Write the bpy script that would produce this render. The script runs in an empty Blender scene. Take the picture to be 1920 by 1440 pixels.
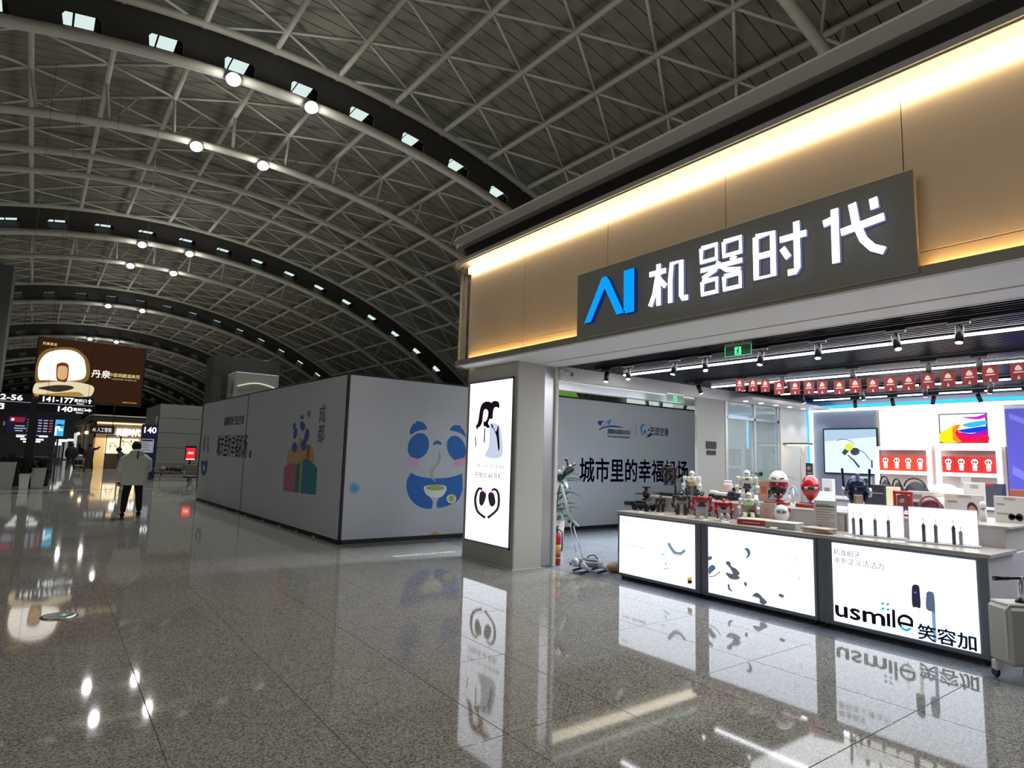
import bpy, math, random
from mathutils import Vector as V, Matrix
PI = math.pi
R = math.radians
S = bpy.context.scene
COL = S.collection
rnd = random.Random(7)

# ------------------------------------------------------------------ camera, world, exposure, main lights
FPX, YAW, PITCH, ROLL, CAMH = 1157.58, 0.637592, 0.117364, 0.0290015, 1.65
_cy, _sy, _cp, _sp = math.cos(YAW), math.sin(YAW), math.cos(PITCH), math.sin(PITCH)
FW = V((_sy*_cp, _cy*_cp, _sp))
_r0 = V((_cy, -_sy, 0)); _u0 = _r0.cross(FW)
RT = _r0*math.cos(ROLL) + _u0*math.sin(ROLL)
UP = _u0*math.cos(ROLL) - _r0*math.sin(ROLL)
CAM = V((0, 0, CAMH))
cd = bpy.data.cameras.new('camera'); cam = bpy.data.objects.new('camera', cd); COL.objects.link(cam)
cd.sensor_fit = 'HORIZONTAL'; cd.sensor_width = 36; cd.lens = 36*FPX/1920; cd.clip_end = 600; cd.clip_start = .05
cam.matrix_world = Matrix(((RT.x, UP.x, -FW.x, 0), (RT.y, UP.y, -FW.y, 0), (RT.z, UP.z, -FW.z, CAMH), (0, 0, 0, 1)))
S.camera = cam
S.view_settings.view_transform = 'Standard'; S.view_settings.look = 'None'
S.view_settings.exposure = 0; S.view_settings.gamma = 1; S.view_settings.use_curve_mapping = False
S.cycles.use_denoising = True
S.cycles.max_bounces = 7; S.cycles.diffuse_bounces = 3; S.cycles.glossy_bounces = 4
S.cycles.sample_clamp_indirect = 6
W = bpy.data.worlds.new('world'); S.world = W; W.use_nodes = True
W.node_tree.nodes['Background'].inputs[0].default_value = (.55, .62, .6, 1)
W.node_tree.nodes['Background'].inputs[1].default_value = .07

def light(name, kind, loc, energy, color=(1, 1, 1), size=.1, rot=None, **kw):
    l = bpy.data.lights.new(name, kind); l.energy = energy; l.color = color
    if kind == 'AREA':
        l.shape = 'RECTANGLE'; l.size = size; l.size_y = kw.get('size_y', size)
    else:
        l.shadow_soft_size = size
    if kind == 'SPOT':
        l.spot_size = kw.get('angle', 1.2); l.spot_blend = .6
    o = bpy.data.objects.new(name, l); COL.objects.link(o); o.location = loc
    if rot: o.rotation_euler = rot
    return o

# large soft fill lights, all added: vault from below, shop, hoarding, hall side
for y in (-2, 9, 24, 42, 62, 84, 110, 140): light('vault_fill', 'AREA', (9.5, y, 5.6), 270, (1, .95, .86), 6, (PI, -.15, 0), size_y=5)  # added upward fill that brightens the vault, no real fitting
for y in (2, 20, 40, 60, 84, 115): light('vault_fill', 'AREA', (-9, y, 5.6), 190, (.95, 1, .95), 6, (PI, .15, 0), size_y=5)  # the same added upward fill for the other half of the vault
light('shop_fill', 'AREA', (9.8, 3.0, 3.04), 330, (.93, .96, 1), 5.5, (0, 0, 0), size_y=6)
light('front_fill', 'AREA', (7.0, 3.0, 3.04), 60, (.95, .97, 1), .5, (0, 0, 0), size_y=7)
light('hoarding_fill', 'AREA', (10.4, 8.4, 4.6), 1100, (.85, .92, 1), 7, (.75, 0, 0), size_y=.6)  # added fill aimed at the hoarding behind the shop
light('hall_side_fill', 'AREA', (-9, 0, 3.6), 330, (1, .97, .92), 9, (PI/2, 0, -PI/2), size_y=4)  # added unseen fill from the hall side for fascia and pillar

def ray(px, py): return RT*((px-960)/FPX) - UP*((py-720)/FPX) + FW
def at(px, py, ax, val):
    """the place where the sight line of a photograph pixel meets the world plane x/y/z = val"""
    d = ray(px, py); return CAM + d*((val-CAM[ax])/d[ax])
def depth(p): return (V(p)-CAM).dot(FW)
def inview(p, m=40):
    v = V(p)-CAM; w = v.dot(FW)
    if w < .1: return False
    x = 960+FPX*v.dot(RT)/w; y = 720-FPX*v.dot(UP)/w
    return -m < x < 1920+m and -m < y < 1440+m

HH = 14.0                       # height of the vault crown above the eye
LAMP_Y = [1.646, 2.10, 3.32, 3.76, 4.97, 6.66, 8.3]

# ------------------------------------------------------------------ materials
def lin(h):
    if isinstance(h, str):
        c = [int(h[i:i+2], 16)/255 for i in (0, 2, 4)]
        return tuple((x/12.92 if x <= .04045 else ((x+.055)/1.055)**2.4) for x in c)
    return h
_M = {}
def mat(h, rough=.5, metal=0, noise=0, nscale=30, coat=0, spec=.5, emit=0, alpha=1, trans=0, bump=0):
    key = (h, rough, metal, noise, nscale, coat, spec, emit, alpha, trans, bump)
    if key in _M: return _M[key]
    m = bpy.data.materials.new('mat_%d' % len(_M)); _M[key] = m; m.use_nodes = True
    n = m.node_tree.nodes; L = m.node_tree.links; b = n['Principled BSDF']; c = lin(h)
    b.inputs['Base Color'].default_value = (*c, 1); b.inputs['Roughness'].default_value = rough
    b.inputs['Metallic'].default_value = metal; b.inputs['Coat Weight'].default_value = coat
    b.inputs['Specular IOR Level'].default_value = spec
    b.inputs['Transmission Weight'].default_value = trans; b.inputs['Alpha'].default_value = alpha
    if emit:
        b.inputs['Emission Color'].default_value = (*c, 1); b.inputs['Emission Strength'].default_value = emit
    if noise or bump:
        t = n.new('ShaderNodeTexCoord'); z = n.new('ShaderNodeTexNoise'); z.inputs['Scale'].default_value = nscale
        z.inputs['Detail'].default_value = 4
        L.new(t.outputs['Object'], z.inputs['Vector'])
        if noise:
            r = n.new('ShaderNodeValToRGB'); r.color_ramp.elements[0].position = .3; r.color_ramp.elements[1].position = .7
            r.color_ramp.elements[0].color = (*[max(0, x*(1-noise)) for x in c], 1)
            r.color_ramp.elements[1].color = (*[min(1, x*(1+noise)) for x in c], 1)
            L.new(z.outputs['Fac'], r.inputs['Fac']); L.new(r.outputs['Color'], b.inputs['Base Color'])
        if bump:
            p = n.new('ShaderNodeBump'); p.inputs['Strength'].default_value = bump; p.inputs['Distance'].default_value = .01
            L.new(z.outputs['Fac'], p.inputs['Height']); L.new(p.outputs['Normal'], b.inputs['Normal'])
    return m
def glow(h, s=1.0):
    key = ('glow', h, s)
    if key in _M: return _M[key]
    m = bpy.data.materials.new('glow_%d' % len(_M)); _M[key] = m; m.use_nodes = True
    n = m.node_tree.nodes; n.clear(); e = n.new('ShaderNodeEmission'); o = n.new('ShaderNodeOutputMaterial')
    e.inputs[0].default_value = (*lin(h), 1); e.inputs[1].default_value = s
    m.node_tree.links.new(e.outputs[0], o.inputs[0]); return m

def granite(name, c1, c2, c3, scale=70, rough=.12):
    m = bpy.data.materials.new(name); m.use_nodes = True
    n = m.node_tree.nodes; L = m.node_tree.links; b = n['Principled BSDF']
    g = n.new('ShaderNodeNewGeometry')
    a = n.new('ShaderNodeTexVoronoi'); a.inputs['Scale'].default_value = scale
    a2 = n.new('ShaderNodeTexNoise'); a2.inputs['Scale'].default_value = scale*.5; a2.inputs['Detail'].default_value = 4
    L.new(g.outputs['Position'], a.inputs['Vector']); L.new(g.outputs['Position'], a2.inputs['Vector'])
    sp = n.new('ShaderNodeSeparateColor'); L.new(a.outputs['Color'], sp.inputs[0])
    av = n.new('ShaderNodeMath'); av.operation = 'MULTIPLY_ADD'; av.inputs[1].default_value = .55
    av2 = n.new('ShaderNodeMath'); av2.operation = 'MULTIPLY'; av2.inputs[1].default_value = .45; L.new(a2.outputs['Fac'], av2.inputs[0])
    L.new(sp.outputs[0], av.inputs[0]); L.new(av2.outputs[0], av.inputs[2])
    r = n.new('ShaderNodeValToRGB'); e = r.color_ramp.elements
    e[0].position = .25; e[0].color = (*lin(c1), 1); e[1].position = .72; e[1].color = (*lin(c3), 1)
    k = e.new(.45); k.color = (*lin(c2), 1)
    L.new(av.outputs[0], r.inputs['Fac'])
    q = n.new('ShaderNodeTexNoise'); q.inputs['Scale'].default_value = .9; L.new(g.outputs['Position'], q.inputs['Vector'])
    mx = n.new('ShaderNodeMixRGB'); mx.blend_type = 'MULTIPLY'; mx.inputs[0].default_value = .2
    L.new(r.outputs['Color'], mx.inputs[1]); L.new(q.outputs['Fac'], mx.inputs[2])
    L.new(mx.outputs[0], b.inputs['Base Color'])
    b.inputs['Roughness'].default_value = rough
    b.inputs['Specular IOR Level'].default_value = .45
    return m

# ------------------------------------------------------------------ mesh helpers
class MB:
    def __init__(s): s.v = []; s.f = []; s.sm = []
    def add(s, vs, fs, smooth=False):
        k = len(s.v); s.v += [V(x) for x in vs]
        for f in fs: s.f.append([k+i for i in f]); s.sm.append(smooth)
        return s
    def box(s, x0, x1, y0, y1, z0, z1, T=None, b=0):
        """box, with its edges chamfered by b"""
        if b:
            cx, cy, cz = (x0+x1)/2, (y0+y1)/2, (z0+z1)/2
            hx, hy, hz = abs(x1-x0)/2, abs(y1-y0)/2, abs(z1-z0)/2; b = min(b, hx*.9, hy*.9, hz*.9)
            vs = []; idx = {}
            for sx in (-1, 1):
                for sy in (-1, 1):
                    for sz in (-1, 1):
                        for a in range(3):
                            p = [hx-b, hy-b, hz-b]; p[a] += b
                            idx[(sx, sy, sz, a)] = len(vs); vs.append(V((cx+sx*p[0], cy+sy*p[1], cz+sz*p[2])))
            fs = []
            for a in range(3):
                o1, o2 = [i for i in range(3) if i != a]
                for sg in (-1, 1):
                    q = []
                    for s1, s2 in ((-1, -1), (1, -1), (1, 1), (-1, 1)):
                        t = [0, 0, 0]; t[a] = sg; t[o1] = s1; t[o2] = s2; q.append(idx[(*t, a)])
                    fs.append(q)
                for s1 in (-1, 1):
                    for s2 in (-1, 1):
                        t = [0, 0, 0]; t[o1] = s1; t[o2] = s2
                        ta = list(t); tb = list(t); ta[a] = -1; tb[a] = 1
                        fs.append([idx[(*ta, o1)], idx[(*tb, o1)], idx[(*tb, o2)], idx[(*ta, o2)]])
            for sx in (-1, 1):
                for sy in (-1, 1):
                    for sz in (-1, 1): fs.append([idx[(sx, sy, sz, a)] for a in range(3)])
        else:
            vs = [V((x, y, z)) for x in (x0, x1) for y in (y0, y1) for z in (z0, z1)]
            fs = [[0, 1, 3, 2], [4, 6, 7, 5], [0, 4, 5, 1], [2, 3, 7, 6], [0, 2, 6, 4], [1, 5, 7, 3]]
        if T: vs = [T @ v for v in vs]
        return s.add(vs, fs)
    def cbox(s, c, sz, rot=(0, 0, 0), b=0):
        from mathutils import Euler
        T = Matrix.Translation(V(c)) @ Euler(rot).to_matrix().to_4x4()
        return s.box(-sz[0]/2, sz[0]/2, -sz[1]/2, sz[1]/2, -sz[2]/2, sz[2]/2, T, b)
    def tube(s, pts, r, n=8, cap=True, smooth=True):
        pts = [V(p) for p in pts]; rs = r if isinstance(r, (list, tuple)) else [r]*len(pts)
        k = len(s.v); prev = None
        for i, p in enumerate(pts):
            d = (pts[min(i+1, len(pts)-1)]-pts[max(i-1, 0)]).normalized()
            if prev is None:
                a = V((0, 0, 1)) if abs(d.z) < .9 else V((1, 0, 0))
                u = d.cross(a).normalized()
            else:
                u = (prev - d*prev.dot(d)).normalized()
            prev = u; w = d.cross(u)
            for j in range(n):
                t = 2*PI*j/n; s.v.append(p + (u*math.cos(t)+w*math.sin(t))*rs[i])
        for i in range(len(pts)-1):
            for j in range(n):
                a = k+i*n+j; b = k+i*n+(j+1) % n
                s.f.append([a, b, b+n, a+n]); s.sm.append(smooth)
        if cap:
            s.f.append([k+j for j in range(n)][::-1]); s.sm.append(False)
            s.f.append([k+(len(pts)-1)*n+j for j in range(n)]); s.sm.append(False)
        return s
    def lathe(s, prof, c=(0, 0, 0), n=20, axis='z', T=None):
        """prof: (radius, height) list"""
        k = len(s.v); c = V(c)
        for r, h in prof:
            for j in range(n):
                t = 2*PI*j/n; a, b = r*math.cos(t), r*math.sin(t)
                p = {'z': V((a, b, h)), 'y': V((a, h, b)), 'x': V((h, a, b))}[axis]
                p = (T @ p) if T else p
                s.v.append(c+p)
        for i in range(len(prof)-1):
            for j in range(n):
                a = k+i*n+j; b = k+i*n+(j+1) % n; s.f.append([a, b, b+n, a+n]); s.sm.append(True)
        s.f.append([k+j for j in range(n)][::-1]); s.sm.append(False)
        s.f.append([k+(len(prof)-1)*n+j for j in range(n)]); s.sm.append(False)
        return s
    def ball(s, c, r, n=14, fn=None, T=None):
        """ellipsoid; fn bends unit-sphere points"""
        k = len(s.v); c = V(c); r = V((r, r, r)) if isinstance(r, (int, float)) else V(r); m = n//2
        for i in range(m+1):
            ph = PI*i/m
            for j in range(n):
                t = 2*PI*j/n
                p = V((math.sin(ph)*math.cos(t), math.sin(ph)*math.sin(t), math.cos(ph)))
                if fn: p = fn(p)
                p = V((p.x*r.x, p.y*r.y, p.z*r.z))
                if T: p = T @ p
                s.v.append(c+p)
        for i in range(m):
            for j in range(n):
                a = k+i*n+j; b = k+i*n+(j+1) % n; s.f.append([a, b, b+n, a+n]); s.sm.append(True)
        return s
    def prism(s, pts, off):
        """closed outline (3-d points) pushed along off"""
        off = V(off); n = len(pts); k = len(s.v)
        s.v += [V(p) for p in pts] + [V(p)+off for p in pts]
        s.f.append([k+i for i in range(n)]); s.sm.append(False)
        s.f.append([k+n+i for i in range(n)][::-1]); s.sm.append(False)
        for i in range(n):
            j = (i+1) % n; s.f.append([k+i, k+n+i, k+n+j, k+j]); s.sm.append(False)
        return s
    def mesh(s, name):
        m = bpy.data.meshes.new(name); m.from_pydata([tuple(v) for v in s.v], [], s.f)
        m.polygons.foreach_set('use_smooth', s.sm); m.update(); return m

import bmesh as _bm
WD = {}
def obj(name, mb, material, parent=None, fix=True):
    m = mb.mesh(name)
    if fix:
        b = _bm.new(); b.from_mesh(m); _bm.ops.remove_doubles(b, verts=b.verts, dist=1e-5); _bm.ops.recalc_face_normals(b, faces=b.faces); b.to_mesh(m); b.free()
    m.materials.append(material)
    o = bpy.data.objects.new(name, m); COL.objects.link(o)
    if parent is not None:
        o.parent = parent; WD[o.name] = WD.get(parent.name, V((0, 0, 0)))
        m.transform(Matrix.Translation(-WD[o.name]))
    return o
def tag(o, label, cat, group=None, kind=None):
    if label: o['label'] = label
    if cat: o['category'] = cat
    if group: o['group'] = group
    if kind: o['kind'] = kind
    return o
def thing(name, label, cat, loc=(0, 0, 0), group=None, kind=None, rz=0, local=False):
    """an Empty at the thing's base. local=True: parts are modelled about the origin, else in world coordinates"""
    o = bpy.data.objects.new(name, None); COL.objects.link(o); o.location = loc; o.rotation_euler = (0, 0, rz); o.empty_display_size = .1
    WD[o.name] = V((0, 0, 0)) if local else V(loc)
    return tag(o, label, cat, group, kind)
def struct(name, loc=(0, 0, 0), label=None): return thing(name, label, None, loc, kind='structure')
def copy_tree(o, loc=None, rz=None, label=None, group=None, parent=None):
    c = o.copy(); COL.objects.link(c)
    if parent is not None: c.parent = parent
    for ch in list(o.children): copy_tree(ch, parent=c)
    if loc is not None: c.location = loc
    if rz is not None: c.rotation_euler = (0, 0, rz)
    if label: c['label'] = label
    if group: c['group'] = group
    return c

NX, NY = V((-1, 0, 0)), V((0, -1, 0))
def sm(pts, k=5, closed=True):
    """smooth a 2-d outline (Catmull-Rom)"""
    out = []; n = len(pts)
    rng = range(n) if closed else range(n-1)
    for i in rng:
        P = [pts[(i+j) % n] if closed else pts[min(max(i+j, 0), n-1)] for j in (-1, 0, 1, 2)]
        for q in range(k):
            t = q/k
            out.append(tuple(.5*((2*P[1][a]) + (-P[0][a]+P[2][a])*t + (2*P[0][a]-5*P[1][a]+4*P[2][a]-P[3][a])*t*t + (-P[0][a]+3*P[1][a]-3*P[2][a]+P[3][a])*t**3) for a in (0, 1)))
    if not closed: out.append(tuple(pts[-1]))
    return out
def ell(cx, cy, rx, ry, rot=0, n=24):
    c, s = math.cos(R(rot)), math.sin(R(rot))
    return [(cx+rx*math.cos(t)*c-ry*math.sin(t)*s, cy+rx*math.cos(t)*s+ry*math.sin(t)*c) for t in (2*PI*i/n for i in range(n))]
def stroke2(pts, w):
    """outline of a brush stroke with changing width; w number or list"""
    ws = w if isinstance(w, (list, tuple)) else [w]*len(pts); L = []; Q = []
    for i, p in enumerate(pts):
        a = pts[max(i-1, 0)]; b = pts[min(i+1, len(pts)-1)]; dx, dy = b[0]-a[0], b[1]-a[1]; l = math.hypot(dx, dy) or 1
        L.append((p[0]-dy/l*ws[i]/2, p[1]+dx/l*ws[i]/2)); Q.append((p[0]+dy/l*ws[i]/2, p[1]-dx/l*ws[i]/2))
    return L+Q[::-1]
class Pl:
    """a flat surface in the world: local (a, b) metres -> world; also from photograph pixels"""
    def __init__(s, o, r, n): s.o = V(o); s.r = V(r).normalized(); s.n = V(n).normalized(); s.u = V((0, 0, 1))
    def p(s, a, b, off=0): return s.o + s.r*a + s.u*b + s.n*off
    def px(s, x, y):
        d = ray(x, y); t = (s.o-CAM).dot(s.n)/d.dot(s.n); q = CAM+d*t-s.o; return (q.dot(s.r), q.z)
    def shape(s, mb, pts, off=.002, thick=.001):
        mb.prism([s.p(a, b, off) for a, b in pts], s.n*thick); return mb
    def shapepx(s, mb, pts, off=.002, thick=.001): return s.shape(mb, [s.px(*p) for p in pts], off, thick)
def printed(pl, name, lst, m, parent, off=.002, px=True, thick=.001):
    mb = MB()
    for p in lst: (pl.shapepx if px else pl.shape)(mb, p, off, thick)
    return obj(name, mb, m, parent)

_dg = None
def text(parent, name, body, material, pl, a, b, w, h, thick=.002, off=.003, bold=0, maxw=False):
    """lettering of the built-in font on plane pl with its lower corner at (a, b), stretched to w x h"""
    c = bpy.data.curves.new(name, 'FONT'); c.body = body; c.resolution_u = 3; c.fill_mode = 'NONE' if False else 'BOTH'; c.extrude = .5
    o = bpy.data.objects.new(name, c); COL.objects.link(o)
    dg = bpy.context.evaluated_depsgraph_get(); dg.update()
    m = bpy.data.meshes.new_from_object(o.evaluated_get(dg)); bpy.data.objects.remove(o); bpy.data.curves.remove(c)
    xs = [v.co.x for v in m.vertices] or [0]; ys = [v.co.y for v in m.vertices] or [0]
    x0, x1, y0, y1 = min(xs), max(xs), min(ys), max(ys)
    sx = w/max(1e-6, x1-x0); sy = h/max(1e-6, y1-y0)
    base = WD.get(parent.name, V((0, 0, 0)))
    for v in m.vertices:
        v.co = pl.p(a+(v.co.x-x0)*sx, b+(v.co.y-y0)*sy, off+(v.co.z+.5)*thick) - base
    if bold:                                     # embolden by overlaying shifted copies
        bb = _bm.new(); bb.from_mesh(m); g0 = list(bb.verts)+list(bb.edges)+list(bb.faces); e = bold*.62
        for q, (ex, ey) in enumerate(((e, 0), (-e, 0), (0, e), (0, -e))):
            d = _bm.ops.duplicate(bb, geom=g0)['geom']; _bm.ops.translate(bb, vec=pl.r*ex*sx+pl.u*ey*sy, verts=[x for x in d if isinstance(x, _bm.types.BMVert)])
        bb.to_mesh(m); bb.free()
    m.materials.clear(); m.materials.append(material)
    q = bpy.data.objects.new(name, m); COL.objects.link(q); q.parent = parent; WD[q.name] = base
    return q
def textpx(parent, name, body, material, pl, x0, y0, x1, y1, h=None, **k):
    """the same, from the lower-left pixel (x0,y0) to the right pixel x1 and the top pixel y1 above x0"""
    a, b = pl.px(x0, y0); a2, _ = pl.px(x1, y0); _, b2 = pl.px(x0, y1)
    return text(parent, name, body, material, pl, a, b, a2-a, (b2-b) if h is None else h, **k)

# ================================================================== FLOOR
m_hall = granite('granite_hall', '6b6963', '9c9a93', 'c6c4bc', 120, .045)
m_shopfloor = granite('shop_floor_stone', '757a83', '848a92', '91979e', 60, .2)
floor = struct('floor'); floor['kind'] = 'structure'
obj('sub_floor', MB().box(-45, 60, -12, 206, -.16, -.004), mat('1c1b19', .6), floor)
TX, TY, X0, Y0 = .855, 1.236, .65, 3.13
tm = MB().box(.0022, TX-.0022, .0022, TY-.0022, -.02, 0, b=.0015).mesh('tile'); tm.materials.append(m_hall)
cells = []
for i in range(-14, 7):
    for j in range(-3, 60):
        x, y = X0+i*TX, Y0+j*TY
        if x+TX > 6.2: continue
        c = V((x+TX/2, y+TY/2, 0))
        if inview(c, 120) or inview((x, y, 0)) or inview((x+TX, y+TY, 0)): cells.append(((c-CAM).length, x, y, i, j))
cells.sort()
near = {(i, j) for _, _, _, i, j in cells[:300]}
for d, x, y, i, j in cells[:300]:
    o = bpy.data.objects.new('tile', tm); COL.objects.link(o); o.parent = floor; o.location = (x, y, 0)
far = MB()
for i in range(-50, 7):
    for j in range(-6, 108):
        x, y = X0+i*TX, Y0+j*TY
        if (i, j) in near or x+TX > 6.2: continue
        if y > 62 or x < -16: continue
        far.box(x+.0014, x+TX-.0014, y+.0014, y+TY-.0014, -.02, 0)
for j in range(-6, 48): far.box(X0+6*TX+.0014, 6.196, Y0+j*TY+.0014, Y0+(j+1)*TY-.0014, -.02, 0)
far.box(-40, 6.19, Y0+TY*48, 205, -.02, 0); far.box(-40, -16.5, -12, Y0+TY*48-.01, -.02, 0)
o = obj('far_tiles', far, m_hall, floor, fix=False); o['kind'] = 'stuff'
sf = MB()
for i in range(30):
    for j in range(-4, 4): sf.box(6.2+.004+i*1.2, 6.2+(i+1)*1.2-.002, -4.9+(j+4)*2, -4.9+(j+5)*2-.003, -.02, 0)
for i in range(25): 
    for j in range(20): sf.box(6.2+.004+i*1.2, 6.2+(i+1)*1.2-.002, 11.1+j*2, 11.1+(j+1)*2-.003, -.02, -.001)
o = obj('shop_floor_tiles', sf, m_shopfloor, floor, fix=False); o['kind'] = 'stuff'
obj('expansion_strip', MB().box(-30, 20, 27.9, 27.98, 0, .004), mat('9a9a94', .35, .6), floor)

# ================================================================== VAULT
def VP(th, k, y):
    """point on the vault: angle th (deg) from the crown, level k, station y (in HH)"""
    rr = (k+1.63)*HH; ax = .425*HH - .0175*y*HH
    return V((ax+rr*math.sin(R(th)), y*HH, 1.65-1.63*HH+rr*math.cos(R(th))))
m_steel = mat('a29f93', .45, .0, .06, 3)
m_deck = mat('6e6b60', .75)
m_dark = mat('282622', .7)
PIT, S0 = 3.73, .2094
NL, NR = -11, 15
YA, YB = -.75, 14.5
TOPK = 1.083
deck = struct('ceiling', (0, 0, 0))
def arc_mesh(name, k0, k1, w, m, a0=-44, a1=58, n=34):
    mb = MB(); 
    for i in range(n):
        A, B = a0+(a1-a0)*i/n, a0+(a1-a0)*(i+1)/n
        q = [VP(A, k0, 0), VP(B, k0, 0), VP(B, k1, 0), VP(A, k1, 0)]
        vs = [p+V((0, 0, 0)) for p in q] + [p+V((0, w, 0)) for p in q]
        mb.add(vs, [[0, 1, 2, 3], [7, 6, 5, 4], [0, 4, 5, 1], [2, 6, 7, 3]])
    o = mb.mesh(name); o.materials.append(m); return o
pm = arc_mesh('deck_plank', 1.135, 1.142, .56, m_deck)
ny = int((8.9-YA)*HH/.6)
for i in range(ny):
    y = YA*HH+i*.6
    o = bpy.data.objects.new('plank', pm); COL.objects.link(o); o.parent = deck; o.location = (-.0175*y, y, 0)
back = MB()
for i in range(30):
    A, B = -44+102*i/30, -44+102*(i+1)/30
    back.add([VP(A, 1.146, YA), VP(B, 1.146, YA), VP(B, 1.146, YB), VP(A, 1.146, YB)], [[0, 1, 2, 3]])
obj('deck_backing', back, m_dark, deck)

grid = struct('ceiling_grid')
for n in range(NL, NR+1):
    obj('purlin', MB().tube([VP(n*PIT, TOPK, YA), VP(n*PIT, TOPK, YB)], .115, 8), m_steel, grid)
struts = []
for n in range(NL, NR):
    for j in range(-4, 66):
        a = 1.668+S0*(j-8)+(S0/2 if n % 2 == 0 else 0)
        lo = a-S0/2 if True else a
        for b in (a-S0/2, a+S0/2):
            if b < YA or b > YB or a < YA or a > YB: continue
            p, q = VP(n*PIT, TOPK, a), VP((n+1)*PIT, TOPK, b)
            c = (p+q)/2
            struts.append(((c-CAM).length if inview(c, 60) else 900+(c-CAM).length, p, q))
struts.sort(key=lambda t: t[0])
for d, p, q in struts[:300]:
    obj('brace', MB().tube([p, q], .062, 6), m_steel, grid, fix=False)
mb = MB()
for d, p, q in struts[300:]: mb.tube([p, q], .062, 5 if d < 60 else 4, cap=False)
o = obj('far_braces', mb, m_steel, grid, fix=False); o['kind'] = 'stuff'

def arc_tube(k, y, r, n=10, a0=-42, a1=57, st=60):
    return MB().tube([VP(a0+(a1-a0)*i/st, k, y) for i in range(st+1)], r, n)
m_slot = glow('d5e8e4', 1.05)
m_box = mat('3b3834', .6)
def girder(y):
    """box arch: two tubes with a deep web between them; the web has rounded openings with a light panel above"""
    g = struct('trim_1')
    g.name = 'arch_girder'
    WD[g.name] = V((0, 0, 0))
    obj('top_tube', arc_tube(TOPK-.004, y-.04, .17), m_steel, g)
    obj('bottom_tube', arc_tube(.957, y-.045, .19), m_steel, g)
    plate = MB(); seg = PIT
    k0, k1, h0, h1 = .962, 1.08, .982, 1.024      # web and opening levels
    yf = y-.02
    for n in range(NL, NR):
        for q in (0,):
            A, B = n*PIT, (n+1)*PIT; a, b = A+.29*PIT, A+.73*PIT
            e = .04*PIT
            P = lambda t, k: VP(t, k, yf)
            c = [(a, h0+.008), (a, h1-.008), (a+e, h1), (b-e, h1), (b, h1-.008), (b, h0+.008), (b-e, h0), (a+e, h0)]
            o_ = [(A, h0+.008), (A, h1-.008), (a+e, k1), (b-e, k1), (B, h1-.008), (B, h0+.008), (b-e, k0), (a+e, k0)]
            vs = [P(*t) for t in c]+[P(*t) for t in o_]+[P(A, k1), P(B, k1), P(B, k0), P(A, k0)]
            fs = [[0, 1, 9, 8], [2, 3, 11, 10], [4, 5, 13, 12], [6, 7, 15, 14], [1, 2, 10, 16, 9], [3, 4, 12, 17, 11], [5, 6, 14, 18, 13], [7, 0, 8, 19, 15]]
            vs = vs+[v+V((0, .05, 0)) for v in vs[:8]]
            fs += [[i, (i+1) % 8, 20+(i+1) % 8, 20+i] for i in range(8)]
            plate.add(vs, fs)
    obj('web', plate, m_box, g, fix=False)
    bk = MB(); 
    for i in range(40):
        A, B = -42+99*i/40, -42+99*(i+1)/40
        bk.add([VP(A, 1.035, y+.07), VP(B, 1.035, y+.07), VP(B, 1.08, y+.07), VP(A, 1.08, y+.07)], [[0, 1, 2, 3]])
        bk.add([VP(A, .962, yf), VP(B, .962, yf), VP(B, 1.035, y+.07), VP(A, 1.035, y+.07)], [[0, 1, 2, 3]])
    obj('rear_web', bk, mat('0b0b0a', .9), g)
    for n in range(-5, 12):
        A = n*PIT; a, b = A+.24*PIT, A+.68*PIT; mid = (a+b)/2-.02*PIT
        pn = MB()
        for lo, hi in ((a, mid-.05), (mid+.05, b)):
            q = [VP(lo, 1.04, y-.012), VP(hi, 1.04, y-.012), VP(hi, 1.04, y+.07), VP(lo, 1.04, y+.07)]
            pn.prism(q, V((0, 0, .04)))
        o = obj('light_panel', pn, m_slot, g)
    return g
GY = [.02, 1.69, 3.365, 5.04, 6.71, 8.38, 10.05, 11.7, 13.35]
for y in GY: girder(y)
def rib(y, k=.957, r=.17, webs=True):
    g = struct('arch_rib')
    obj('bottom_tube', arc_tube(k, y, r), m_steel, g)
    if webs:
        mb = MB()
        for n in range(NL, NR):
            mb.tube([VP(n*PIT, k, y), VP(n*PIT, TOPK, y)], .07, 6, cap=False)
            mb.tube([VP(n*PIT, k, y), VP((n+.5)*PIT, TOPK, y+.05)], .04, 5, cap=False)
        o = obj('rib_webs', mb, m_steel, g, fix=False); o['kind'] = 'stuff'
    return g
for y in (.57, 2.09, 3.755, 5.43, 7.1, 8.8, 10.5, 12.2): rib(y)
for y in (2.66, 2.87):
    g = struct('arch_rib'); obj('tube', arc_tube(TOPK-.01, y, .2), m_steel, g)

# lamps on the ribs, in pairs
lampcols = glow('ffffff', 30)
def ceiling_lamp(p, first=False, e=900, lbl=''):
    t = thing('high_bay_lamp', lbl, 'lamp', p, 'high bay lamps under the vault ribs')
    T = Matrix.Rotation(-.6, 3, 'X'); c = p+V((0, -.25, -.05))
    obj('housing', MB().lathe([(.08, .25), (.16, .2), (.25, .02), (.26, -.03)], c, 20, 'z', T), mat('8d8d88', .4, .4), t)
    obj('lens', MB().lathe([(.235, -.02), (.235, -.035), (.15, -.05)], c, 20, 'z', T), lampcols, t)
    obj('bracket', MB().tube([p+V((-.3, 0, -.05)), p+V((-.3, .05, .25)), p+V((.3, .05, .25)), p+V((.3, 0, -.05))], .02, 6), m_steel, t)
    light('lamp_spill', 'POINT', p+V((0, -.55, -.25)), e*.06, (1, .99, .96), .2)
    light('lamp_light', 'SPOT', p+V((0, -.2, -.35)), e, (1, .99, .96), .25, (0, 0, 0), angle=2.5)
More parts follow.
